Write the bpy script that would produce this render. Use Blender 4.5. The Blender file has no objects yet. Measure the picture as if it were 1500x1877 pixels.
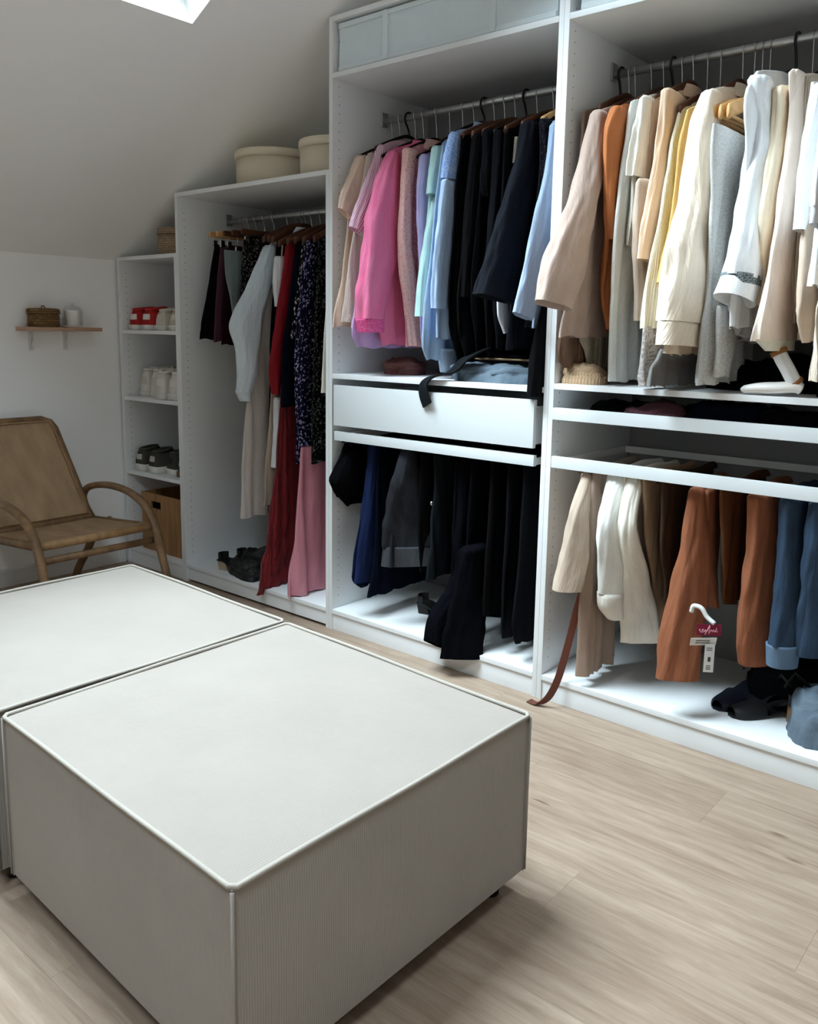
import bpy, bmesh, math, random
import numpy as np
from mathutils import Vector, Matrix, noise as mnoise

S = bpy.context.scene
COL = S.collection
PI = math.pi
rng = random.Random(7)
nrg = np.random.RandomState(11)

# ---------------------------------------------------------------- camera, world, light, exposure
cam = bpy.data.cameras.new('camera'); camo = bpy.data.objects.new('camera', cam); COL.objects.link(camo)
camo.location = (2.413, -2.375, 1.227)
camo.rotation_euler = (math.radians(80.697), math.radians(-0.895), math.radians(40.17))
cam.sensor_fit = 'HORIZONTAL'; cam.sensor_width = 36.0
cam.lens = 36.0*1557.5/1500.0
cam.shift_x = 0.0006; cam.shift_y = -0.0524
cam.clip_start = 0.05; cam.clip_end = 100
S.camera = camo

SKY_STRENGTH = 35.0
world = bpy.data.worlds.new('overcast_sky'); S.world = world; world.use_nodes = True
wn = world.node_tree.nodes; wl = world.node_tree.links; wn.clear()
wo = wn.new('ShaderNodeOutputWorld'); wb = wn.new('ShaderNodeBackground')
wt = wn.new('ShaderNodeTexCoord'); ws = wn.new('ShaderNodeSeparateXYZ'); wr = wn.new('ShaderNodeValToRGB')
wl.new(wt.outputs['Generated'], ws.inputs[0]); wl.new(ws.outputs['Z'], wr.inputs[0]); wl.new(wr.outputs[0], wb.inputs[0])
wr.color_ramp.elements[0].position = 0.0; wr.color_ramp.elements[0].color = (0.80, 0.90, 0.985, 1)
wr.color_ramp.elements[1].position = 0.9; wr.color_ramp.elements[1].color = (0.83, 0.925, 1.0, 1)
wb.inputs[1].default_value = SKY_STRENGTH
wl.new(wb.outputs[0], wo.inputs[0])

S.view_settings.view_transform = 'Standard'; S.view_settings.look = 'None'
S.view_settings.gamma = 1.0; S.view_settings.use_curve_mapping = False
S.view_settings.exposure = 0.40
cy = S.cycles
cy.max_bounces = 14; cy.diffuse_bounces = 10; cy.glossy_bounces = 3; cy.transmission_bounces = 6; cy.transparent_max_bounces = 10
cy.sample_clamp_indirect = 6.0; cy.caustics_reflective = False; cy.caustics_refractive = False
cy.use_denoising = True

# room: ceiling slopes up along +X from a knee wall; the skylight is cut into that slope
XK = -1.53; XR = 4.9; YB = 0.60; YF = -4.2
SL = 0.5385; C0 = 2.372; RIDGE = 1.66
def ceil_z(x): return C0 + SL*x if x <= RIDGE else C0 + SL*(2*RIDGE-x)
SKY_X0, SKY_X1, SKY_Y0, SKY_Y1 = -0.206, 1.14, -1.80, -0.459
FILL_OPENING = (1.90, 2.58, -3.45, -2.60)  # added roof opening behind the camera, lets in fill light
nrm = Vector((-SL, 0, 1)).normalized(); nrm2 = Vector((SL, 0, 1)).normalized()
def portal(name, x0, x1, y0, y1, n, depth):
    l = bpy.data.lights.new(name, 'AREA'); l.shape = 'RECTANGLE'
    ln = abs(x1-x0)*math.sqrt(1+SL*SL); l.size = ln; l.size_y = abs(y1-y0)
    o = bpy.data.objects.new(name, l); COL.objects.link(o)
    xm = (x0+x1)/2; o.location = Vector((xm, (y0+y1)/2, ceil_z(xm))) + n*depth
    o.rotation_euler = (-n).to_track_quat('-Z', 'Y').to_euler()
    o.rotation_euler = Matrix(((n.z, 0, n.x), (0, 1, 0), (-n.x, 0, n.z))).to_euler()
    l.cycles.is_portal = True
    return o
portal('skylight_portal', SKY_X0, SKY_X1, SKY_Y0, SKY_Y1, nrm, 0.235)
portal('added_fill_portal', FILL_OPENING[0], FILL_OPENING[1], FILL_OPENING[2], FILL_OPENING[3], nrm2, 0.235)

# ---------------------------------------------------------------- helpers: materials
def lin(c):
    c = c.lstrip('#'); v = [int(c[i:i+2], 16)/255 for i in (0, 2, 4)]
    return tuple((x/12.92 if x <= .04045 else ((x+.055)/1.055)**2.4) for x in v) + (1.0,)
MATS = {}
class NT:
    def __init__(s, name):
        s.m = bpy.data.materials.new(name); s.m.use_nodes = True
        s.n = s.m.node_tree.nodes; s.l = s.m.node_tree.links
        s.b = s.n['Principled BSDF']; MATS[name] = s.m
    def node(s, t, **k):
        n = s.n.new(t)
        for a, v in k.items(): setattr(n, a, v)
        return n
    def link(s, a, b): s.l.new(a, b)
    def coord(s, which='Object', scale=(1, 1, 1)):
        t = s.node('ShaderNodeTexCoord'); mp = s.node('ShaderNodeMapping'); mp.inputs['Scale'].default_value = scale
        s.link(t.outputs[which], mp.inputs[0]); return mp.outputs[0]
    def noise(s, co, scale, detail=3, rough=.5):
        n = s.node('ShaderNodeTexNoise'); n.inputs['Scale'].default_value = scale; n.inputs['Detail'].default_value = detail
        n.inputs['Roughness'].default_value = rough; s.link(co, n.inputs['Vector']); return n
    def ramp(s, fac, stops, interp='LINEAR'):
        r = s.node('ShaderNodeValToRGB'); r.color_ramp.interpolation = interp
        e = r.color_ramp.elements
        while len(e) < len(stops): e.new(0.5)
        for el, (p, c) in zip(e, stops): el.position = p; el.color = c
        s.link(fac, r.inputs[0]); return r.outputs[0]
    def bump(s, h, strength=.3, dist=.002, prev=None):
        b = s.node('ShaderNodeBump'); b.inputs['Strength'].default_value = strength; b.inputs['Distance'].default_value = dist
        s.link(h, b.inputs['Height'])
        if prev is not None: s.link(prev, b.inputs['Normal'])
        return b.outputs[0]
    def fin(s, rough=.8, spec=.3, normal=None, metal=0., sheen=0.):
        s.b.inputs['Roughness'].default_value = rough; s.b.inputs['Specular IOR Level'].default_value = spec
        s.b.inputs['Metallic'].default_value = metal; s.b.inputs['Sheen Weight'].default_value = sheen
        if normal is not None: s.link(normal, s.b.inputs['Normal'])
        return s.m
def mulc(c, f): return (c[0]*f, c[1]*f, c[2]*f, 1)
def plain(name, col, rough=.5, spec=.4, metal=0., var=.06, nscale=6, bump=.0, bscale=60):
    t = NT(name); c = lin(col) if isinstance(col, str) else col
    co = t.coord('Object'); n = t.noise(co, nscale, 4)
    t.link(t.ramp(n.outputs['Fac'], [(.3, mulc(c, 1-var)), (.7, mulc(c, 1+var))]), t.b.inputs['Base Color'])
    nm = None
    if bump: nm = t.bump(t.noise(co, bscale, 4).outputs['Fac'], bump, .002)
    return t.fin(rough, spec, nm, metal)
def cloth(name, col, kind='weave', col2=None, rough=.9, spec=.15, sheen=.0, var=.08, weave=1100, scale=1.0, wr=.35):
    t = NT(name)
    def lift(q):
        if max(q[:3]) < .12: return q
        f = 1.12*.76/max(.76, max(q[:3])*1.12); return mulc(q, f)
    c = lift(lin(col)); c2 = lift(lin(col2)) if col2 else mulc(c, .5)
    if max(c[:3]) < .03: spec = .04; rough = max(rough, .85); c = mulc(c, .7)
    uv = t.coord('UV')
    n = t.noise(uv, 9*scale, 5, .6)
    base = t.ramp(n.outputs['Fac'], [(.3, mulc(c, 1-var)), (.7, mulc(c, 1+var))])
    h = t.noise(t.coord('UV', (34, 11, 1)), 1., 5, .6).outputs['Fac']
    nm = t.bump(h, min(1, wr*1.5), .009)
    if kind in ('weave', 'denim', 'linen', 'knit', 'fluffy', 'cord', 'pleat'):
        if kind == 'weave':
            f = t.noise(uv, 420, 2); nm = t.bump(f.outputs['Fac'], .15, .001, nm)
        elif kind == 'denim':
            sp = t.noise(t.coord('UV', (900, 160, 1)), 1., 2)
            fade = t.noise(t.coord('UV', (9, 3, 1)), 1., 4, .65)
            m1 = t.ramp(fade.outputs['Fac'], [(.25, c), (.75, c2)])
            mx = t.node('ShaderNodeMix', data_type='RGBA'); mx.blend_type = 'OVERLAY'; mx.inputs[0].default_value = .35
            t.link(m1, mx.inputs[6]); t.link(sp.outputs['Fac'], mx.inputs[7]); base = mx.outputs[2]
            nm = t.bump(sp.outputs['Fac'], .3, .001, nm)
        elif kind == 'linen':
            sp = t.noise(t.coord('UV', (60, 700, 1)), 1., 3); sq = t.noise(t.coord('UV', (700, 60, 1)), 1., 3)
            ad = t.node('ShaderNodeMath', operation='ADD'); t.link(sp.outputs['Fac'], ad.inputs[0]); t.link(sq.outputs['Fac'], ad.inputs[1])
            hf = t.node('ShaderNodeMath', operation='MULTIPLY'); hf.inputs[1].default_value = .5; t.link(ad.outputs[0], hf.inputs[0])
            base = t.ramp(hf.outputs[0], [(.35, mulc(c, .86)), (.65, mulc(c, 1.08))]); nm = t.bump(hf.outputs[0], .3, .001, nm)
        elif kind == 'knit':
            w = t.node('ShaderNodeTexWave', bands_direction='X'); w.inputs['Scale'].default_value = 42*scale; w.inputs['Distortion'].default_value = 1.5
            w.inputs['Detail Scale'].default_value = 4; t.link(uv, w.inputs['Vector'])
            base = t.ramp(w.outputs['Fac'], [(.1, mulc(c, .8)), (.7, mulc(c, 1.05))]); nm = t.bump(w.outputs['Fac'], .5, .003, nm)
        elif kind == 'fluffy':
            f = t.noise(uv, 160, 4, .8); base = t.ramp(f.outputs['Fac'], [(.32, mulc(c, .72)), (.62, mulc(c, 1.1))])
            nm = t.bump(f.outputs['Fac'], .9, .006, nm)
        elif kind == 'cord':
            w = t.node('ShaderNodeTexWave', bands_direction='X'); w.inputs['Scale'].default_value = 70; t.link(uv, w.inputs['Vector'])
            nm = t.bump(w.outputs['Fac'], .4, .002, nm)
        elif kind == 'pleat':
            w = t.node('ShaderNodeTexWave', bands_direction='X'); w.inputs['Scale'].default_value = 14*scale; w.inputs['Distortion'].default_value = .6
            t.link(uv, w.inputs['Vector']); nm = t.bump(w.outputs['Fac'], .7, .006, nm)
    elif kind == 'stripe':
        w = t.node('ShaderNodeTexWave', bands_direction='X'); w.inputs['Scale'].default_value = 26*scale; t.link(uv, w.inputs['Vector'])
        base = t.ramp(w.outputs['Fac'], [(.0, c), (.55, c), (.62, c2), (1, c2)])
    elif kind == 'dots':
        v = t.node('ShaderNodeTexVoronoi'); v.inputs['Scale'].default_value = 130*scale; t.link(uv, v.inputs['Vector'])
        base = t.ramp(v.outputs['Distance'], [(.0, c2), (.34, c2), (.42, c), (1, c)])
    elif kind == 'floral':
        d = t.noise(uv, 60, 3); mp = t.node('ShaderNodeMix', data_type='VECTOR'); mp.inputs[0].default_value = .02
        t.link(uv, mp.inputs[4]); t.link(d.outputs['Color'], mp.inputs[5])
        v = t.node('ShaderNodeTexVoronoi'); v.inputs['Scale'].default_value = 62*scale; v.inputs['Randomness'].default_value = 1.
        t.link(mp.outputs[1], v.inputs['Vector'])
        sx = t.node('ShaderNodeSeparateColor'); t.link(v.outputs['Color'], sx.inputs[0])
        sb = t.node('ShaderNodeMath', operation='MULTIPLY_ADD'); sb.inputs[1].default_value = .28; sb.inputs[2].default_value = -.02
        t.link(sx.outputs[0], sb.inputs[0])
        cmpn = t.node('ShaderNodeMath', operation='SUBTRACT'); t.link(v.outputs['Distance'], cmpn.inputs[0]); t.link(sb.outputs[0], cmpn.inputs[1])
        base = t.ramp(cmpn.outputs[0], [(.16, c2), (.26, c), (1, c)])
    elif kind == 'lace':
        v = t.node('ShaderNodeTexVoronoi', feature='DISTANCE_TO_EDGE'); v.inputs['Scale'].default_value = 95*scale; t.link(uv, v.inputs['Vector'])
        base = t.ramp(v.outputs['Distance'], [(.05, c), (.2, c2)]); nm = t.bump(v.outputs['Distance'], .6, .003, nm)
    t.link(base, t.b.inputs['Base Color'])
    return t.fin(rough, spec, nm, 0, sheen)

def build_materials():
    # setting
    plain('wall_paint', '#f4f4f3', .85, .2, var=.012, nscale=2, bump=.06, bscale=180)
    plain('ceiling_paint', '#f4f4f3', .9, .2, var=.012, nscale=2, bump=.05, bscale=160)
    plain('white_trim', '#dcdcda', .45, .4, var=.01)
    plain('white_board', '#e3e5e6', .42, .45, var=.012, nscale=3)
    plain('white_edge', '#cfd3d4', .38, .45, var=.01, nscale=3)
    plain('back_board', '#8b8c8c', .6, .3, var=.015)  # back panels are white; grey puts their shade into the colour
    plain('peg_dark', '#80807e', .6, .2)
    plain('rod_metal', '#b9bbba', .34, .5, metal=.75, var=.03)
    plain('steel', '#c2c4c5', .25, .5, metal=1.)
    plain('black_plastic', '#0c0c0c', .4, .4)
    plain('dark_velvet', '#1b1210', .9, .2)
    plain('window_frame', '#e4e6e6', .4, .4)
    # plank floor
    t = NT('oak_plank')
    oi = t.node('ShaderNodeObjectInfo')
    ofs = t.node('ShaderNodeVectorMath', operation='SCALE'); ofs.inputs[3].default_value = 37.
    cb = t.node('ShaderNodeCombineXYZ'); t.link(oi.outputs['Random'], cb.inputs[0]); t.link(oi.outputs['Random'], cb.inputs[1])
    t.link(cb.outputs[0], ofs.inputs[0])
    tc = t.node('ShaderNodeTexCoord'); ad = t.node('ShaderNodeVectorMath', operation='ADD')
    t.link(tc.outputs['Object'], ad.inputs[0]); t.link(ofs.outputs[0], ad.inputs[1])
    def mp(sc):
        m = t.node('ShaderNodeMapping'); m.inputs['Scale'].default_value = sc; t.link(ad.outputs[0], m.inputs[0]); return m.outputs[0]
    g1 = t.noise(mp((2.3, 22, 22)), 1.6, 8, .66); g1.inputs['Distortion'].default_value = .9
    g2 = t.noise(mp((5.5, 120, 120)), 1.6, 5, .65)
    g3 = t.noise(mp((.9, 3.2, 3)), 1.3, 4, .55)
    wv = t.node('ShaderNodeTexWave', wave_type='BANDS', bands_direction='Y'); wv.inputs['Scale'].default_value = 3.2
    wv.inputs['Distortion'].default_value = 9.0; wv.inputs['Detail'].default_value = 3; wv.inputs['Detail Scale'].default_value = .8
    t.link(mp((.35, 2.2, 2)), wv.inputs['Vector'])
    c1 = t.ramp(g1.outputs['Fac'], [(.28, lin('#74604f')), (.48, lin('#95816f')), (.72, lin('#b09d8c'))])
    c3 = t.ramp(g3.outputs['Fac'], [(.3, lin('#887362')), (.7, lin('#b3a190'))])
    m1 = t.node('ShaderNodeMix', data_type='RGBA'); m1.inputs[0].default_value = .42; t.link(c1, m1.inputs[6]); t.link(c3, m1.inputs[7])
    m2 = t.node('ShaderNodeMix', data_type='RGBA'); m2.blend_type = 'MULTIPLY'; m2.inputs[0].default_value = .28
    t.link(m1.outputs[2], m2.inputs[6]); t.link(t.ramp(g2.outputs['Fac'], [(.3, (.62, .56, .5, 1)), (.6, (1, 1, 1, 1))]), m2.inputs[7])
    m3 = t.node('ShaderNodeMix', data_type='RGBA'); m3.blend_type = 'MULTIPLY'; m3.inputs[0].default_value = .22
    t.link(m2.outputs[2], m3.inputs[6]); t.link(t.ramp(wv.outputs['Fac'], [(.0, (.66, .57, .5, 1)), (.45, (1, 1, 1, 1))]), m3.inputs[7])
    # small knots
    vk = t.node('ShaderNodeTexVoronoi'); vk.inputs['Scale'].default_value = 1.0; t.link(mp((2.6, 8.5, 1)), vk.inputs['Vector'])
    m4 = t.node('ShaderNodeMix', data_type='RGBA'); m4.blend_type = 'MULTIPLY'; m4.inputs[0].default_value = .75
    t.link(m3.outputs[2], m4.inputs[6]); t.link(t.ramp(vk.outputs['Distance'], [(.03, (.42, .33, .28, 1)), (.085, (1, 1, 1, 1))]), m4.inputs[7])
    hs = t.node('ShaderNodeHueSaturation'); t.link(m4.outputs[2], hs.inputs['Color'])
    mr = t.node('ShaderNodeMapRange'); mr.inputs[3].default_value = .975; mr.inputs[4].default_value = 1.03; t.link(oi.outputs['Random'], mr.inputs[0]); t.link(mr.outputs[0], hs.inputs['Value'])
    t.link(hs.outputs[0], t.b.inputs['Base Color'])
    t.fin(.45, .35, t.bump(g2.outputs['Fac'], .12, .001))
    plain('floor_base', '#5c4f42', .9)
    # ottoman corduroy (UV in metres, ribs along V)
    t = NT('ottoman_cord'); uv = t.coord('UV')
    w = t.node('ShaderNodeTexWave', bands_direction='X'); w.inputs['Scale'].default_value = 62; t.link(uv, w.inputs['Vector'])
    n = t.noise(uv, 3.5, 5, .6)
    c = lin('#908880')
    b0 = t.ramp(n.outputs['Fac'], [(.3, mulc(c, .95)), (.7, mulc(c, 1.04))])
    mx = t.node('ShaderNodeMix', data_type='RGBA'); mx.blend_type = 'MULTIPLY'; mx.inputs[0].default_value = .16
    t.link(b0, mx.inputs[6]); t.link(t.ramp(w.outputs['Fac'], [(.0, (.72, .7, .67, 1)), (.5, (1, 1, 1, 1))]), mx.inputs[7])
    t.link(mx.outputs[2], t.b.inputs['Base Color'])
    t.fin(.95, .1, t.bump(w.outputs['Fac'], .24, .002, t.bump(n.outputs['Fac'], .25, .01)), 0, .15)
    plain('piping', '#9d968d', .9, .15, bump=.3, bscale=300)
    # woods, cane, baskets
    def wood(name, ca, cb_, sc=(3, 40, 40), rough=.5):
        t = NT(name); n = t.noise(t.coord('Object', sc), 1.5, 5, .6)
        t.link(t.ramp(n.outputs['Fac'], [(.3, lin(ca)), (.7, lin(cb_))]), t.b.inputs['Base Color'])
        t.fin(rough, .35, t.bump(n.outputs['Fac'], .1, .001))
    wood('chair_wood', '#5c4630', '#8a6b4b', (12, 12, 12))
    wood('chair_wood_light', '#8a6a47', '#a98760', (12, 30, 12))
    wood('dark_hanger_wood', '#3a2015', '#5e3825', (30, 6, 30))
    wood('light_hanger_wood', '#b98a54', '#d9ad74', (30, 6, 30))
    wood('shelf_wood', '#a5826a', '#bb9a80', (20, 3, 20))
    wood('bamboo', '#86603c', '#ab7f52', (26, 26, 2.5))
    t = NT('cane'); uv = t.coord('UV')
    w1 = t.node('ShaderNodeTexWave', bands_direction='X'); w1.inputs['Scale'].default_value = 38; w1.inputs['Distortion'].default_value = .5; t.link(uv, w1.inputs['Vector'])
    w2 = t.node('ShaderNodeTexWave', bands_direction='Y'); w2.inputs['Scale'].default_value = 38; w2.inputs['Distortion'].default_value = .5; t.link(uv, w2.inputs['Vector'])
    mm = t.node('ShaderNodeMath', operation='MULTIPLY'); t.link(w1.outputs['Fac'], mm.inputs[0]); t.link(w2.outputs['Fac'], mm.inputs[1])
    nz = t.noise(t.coord('UV', (4, 14, 1)), 1.5, 4)
    a = t.ramp(nz.outputs['Fac'], [(.3, lin('#9c8064')), (.7, lin('#b69878'))])
    mx = t.node('ShaderNodeMix', data_type='RGBA'); mx.blend_type = 'MULTIPLY'; mx.inputs[0].default_value = .5
    t.link(a, mx.inputs[6]); t.link(t.ramp(mm.outputs[0], [(.0, (.55, .5, .45, 1)), (.4, (1, 1, 1, 1))]), mx.inputs[7]); t.link(mx.outputs[2], t.b.inputs['Base Color'])
    t.fin(.6, .3, t.bump(mm.outputs[0], .5, .002))
    def woven(name, ca, cb_, sc):
        t = NT(name); uv = t.coord('UV')
        bk = t.node('ShaderNodeTexBrick'); bk.inputs['Scale'].default_value = sc; bk.inputs['Color1'].default_value = lin(ca); bk.inputs['Color2'].default_value = lin(cb_)
        bk.inputs['Mortar'].default_value = mulc(lin(ca), .45); bk.inputs['Mortar Size'].default_value = .03; bk.inputs['Row Height'].default_value = .32; bk.inputs['Brick Width'].default_value = .7
        t.link(uv, bk.inputs['Vector']); t.link(bk.outputs['Color'], t.b.inputs['Base Color'])
        iv = t.node('ShaderNodeMath', operation='SUBTRACT'); iv.inputs[0].default_value = 1.; t.link(bk.outputs['Fac'], iv.inputs[1])
        t.fin(.7, .25, t.bump(iv.outputs[0], .8, .003))
    woven('seagrass', '#6b4f33', '#86683f', 26); woven('pale_wicker', '#8f7a62', '#a38d72', 30)
    plain('hatbox_cream', '#cfc3ae', .8, .2, var=.03); plain('hatbox_rim', '#d6cab4', .8, .2, var=.03)
    t = NT('clear_glass'); t.b.inputs['Transmission Weight'].default_value = 1.; t.b.inputs['IOR'].default_value = 1.45
    nn = t.noise(t.coord('Object'), 3); t.link(t.ramp(nn.outputs['Fac'], [(0, (.95, .97, .97, 1)), (1, (.97, .98, .98, 1))]), t.b.inputs['Base Color']); t.fin(.03, .5)
    # skylight pane: straight-through glass with a weak surface reflection
    t = NT('window_glass'); tr = t.node('ShaderNodeBsdfTransparent'); gl = t.node('ShaderNodeBsdfGlossy'); gl.inputs['Roughness'].default_value = .02
    tr.inputs[0].default_value = (.93, .97, .98, 1); mx = t.node('ShaderNodeMixShader'); fr = t.node('ShaderNodeFresnel'); fr.inputs[0].default_value = 1.45
    t.link(fr.outputs[0], mx.inputs[0]); t.link(tr.outputs[0], mx.inputs[1]); t.link(gl.outputs[0], mx.inputs[2])
    t.link(mx.outputs[0], t.n['Material Output'].inputs[0])
    t = NT('thin_glass'); tr = t.node('ShaderNodeBsdfTransparent'); gl = t.node('ShaderNodeBsdfGlossy'); gl.inputs['Roughness'].default_value = .05
    mx = t.node('ShaderNodeMixShader'); lw = t.node('ShaderNodeLayerWeight'); lw.inputs[0].default_value = .18
    t.link(lw.outputs['Facing'], mx.inputs[0]); t.link(tr.outputs[0], mx.inputs[1]); t.link(gl.outputs[0], mx.inputs[2]); t.link(mx.outputs[0], t.n['Material Output'].inputs[0])
    plain('candle_wax', '#efeeea', .6, .3)
    # storage box fabric
    cloth('box_fabric', '#c9d2d6', 'weave', var=.03, rough=.8, wr=.15); cloth('box_strap', '#d8e0e3', 'weave', var=.02, wr=.1)
    # garment cloths
    C = cloth
    C('beige_tee', '#d8bfae'); C('cream_lace', '#e3d3c6', 'lace', '#efe3d8'); C('pink_stripe', '#ecdfe6', 'stripe', '#b87394')
    C('lilac', '#b79bc6', rough=.5, spec=.4); C('hot_pink', '#f2709f', 'denim', '#f691b4'); C('hot_pink_dark', '#d9558f', 'dots', '#e77fae', scale=.8)
    C('pink_floral', '#c4828a', 'floral', '#ddb3b0', scale=2.4); C('pink_floral_light', '#e3bcb4', 'floral', '#c98586', scale=2.6)
    C('lavender', '#a9a4d0'); C('mint', '#aecfcd'); C('washed_blue', '#8fa9c6', 'denim', '#a9c0d8'); C('washed_blue_dark', '#7d97b4', 'denim', '#c0d0de')
    C('light_blue', '#a9c0e0', rough=.75); C('blue_dots', '#7d9ed6', 'dots', '#dbe7f7', scale=1.3)
    C('black_a', '#0d0d10'); C('black_b', '#121214', rough=.8, spec=.25); C('black_c', '#15161a', rough=.6, spec=.35); C('black_d', '#090a10')
    C('charcoal', '#1d1f25'); C('black_lace', '#0e0e12', 'lace', '#26262c'); C('chambray', '#8a9ab2', 'linen'); C('ivory', '#ddd8cc')
    C('plum', '#4a2c38'); C('burgundy', '#2e1119'); C('grey_green', '#6f7b7a'); C('dark_dots', '#16171a', 'floral', '#6a655f', scale=1.6)
    C('linen_grey', '#bdb5b0', 'linen'); C('white_blue', '#c9d4dc', 'linen', wr=.6); C('beige_dark', '#a59486'); C('white_cool', '#d5d9df')
    C('crimson', '#6e1219', 'pleat', rough=.7, spec=.3, sheen=.1); C('crimson_bright', '#7a141d', rough=.7); C('navy', '#0c1220')
    C('white_floral', '#14151c', 'floral', '#d6cbd2', scale=.95); C('navy_floral', '#15162c', 'floral', '#8d88ae', scale=1.25)
    C('dark_floral', '#0e120f', 'floral', '#59605a', scale=1.3); C('dusty_pink', '#b97986', rough=.45, spec=.45, var=.04); C('cream', '#d5d2c2')
    C('brown_knit', '#6e5546', 'knit', scale=1.4); C('taupe', '#9b877c', rough=.95, sheen=.2); C('oat_knit', '#aca392', 'knit', scale=.8)
    C('rust', '#a4643c', rough=.75); C('pale_grey', '#cfd0cc', 'linen'); C('off_white', '#e0dcd2'); C('sand', '#b09e8e')
    C('sand_dark', '#937f71'); C('peach', '#e6c8ac'); C('ivory_knit', '#ded6c0', 'knit', scale=.9); C('grey_lace', '#b9b3b0', 'lace', '#8f8985', scale=.7)
    C('mustard', '#c3a266'); C('mid_grey', '#6a6764'); C('cream_cotton', '#dccdba', wr=.5); C('fluffy_white', '#e9e8e5', 'fluffy')
    C('white_bright', '#eceef0'); C('black_trim', '#2c3236', 'lace', '#8f979a', scale=2.2); C('grey_chiffon', '#aaa6a8', wr=.6)
    C('cream_silk', '#e0d1b8', rough=.5, spec=.4); C('blush', '#e3d3c6'); C('taupe_light', '#bcae9c', 'pleat', scale=1.3)
    C('indigo', '#0b1226', 'denim', '#121c38'); C('indigo_bright', '#0d1732', 'denim', '#14234a'); C('charcoal_denim', '#1e1f22', 'denim', '#33353a')
    C('grey_fray', '#2b2d31', 'denim', '#4c4e52'); C('slate', '#1f2528'); C('white_denim', '#dfe0da', 'denim', '#e8e8e4'); C('tan', '#9a8068')
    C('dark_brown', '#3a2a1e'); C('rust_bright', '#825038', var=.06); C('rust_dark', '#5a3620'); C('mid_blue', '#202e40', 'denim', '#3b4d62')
    C('mid_blue_light', '#3f5266', 'denim', '#65798d'); C('faded_denim', '#434e59', 'denim', '#66737e'); C('rose_cloth', '#6f4a46'); C('black_cloth', '#0c0c0f')
    C('wine_cloth', '#3c232a', 'stripe', '#5d3a40'); C('navy_cloth', '#0d1122'); C('brown_cloth', '#9b8166', 'knit', scale=.7)
    C('belt_leather', '#5b2f22', rough=.45, spec=.4, wr=.1); C('black_strap', '#1d2022', 'linen')
    # shoes and tags
    plain('red_suede', '#b02a2c', .8, .2); plain('shoe_white', '#dcd8d2', .6, .3); plain('shoe_white_warm', '#cfc7ba', .7, .25)
    plain('sole_white', '#d8d6d0', .6, .3); plain('shoe_olive', '#45443c', .85, .2); plain('shoe_black', '#141414', .5, .35)
    plain('shoe_brown', '#6d5540', .7, .25); plain('silver_leather', '#c8c4b8', .3, .5, metal=.6); plain('gum_sole', '#7b6048', .7, .25)
    plain('heel_beige', '#a3927e', .5, .35); plain('shoe_navy', '#10141f', .5, .35); plain('cork', '#8a6a49', .8, .2)
    plain('tag_maroon', '#7c1436', .5, .3); plain('tag_white', '#d3d2cf', .6, .3); plain('tag_ink', '#3a3a3a', .7); plain('tag_pink', '#d79aa8', .6)
    plain('white_leather', '#e4e0dc', .45, .4); plain('tie_brown', '#8a5a30', .6, .3)

build_materials()
M = MATS

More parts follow.
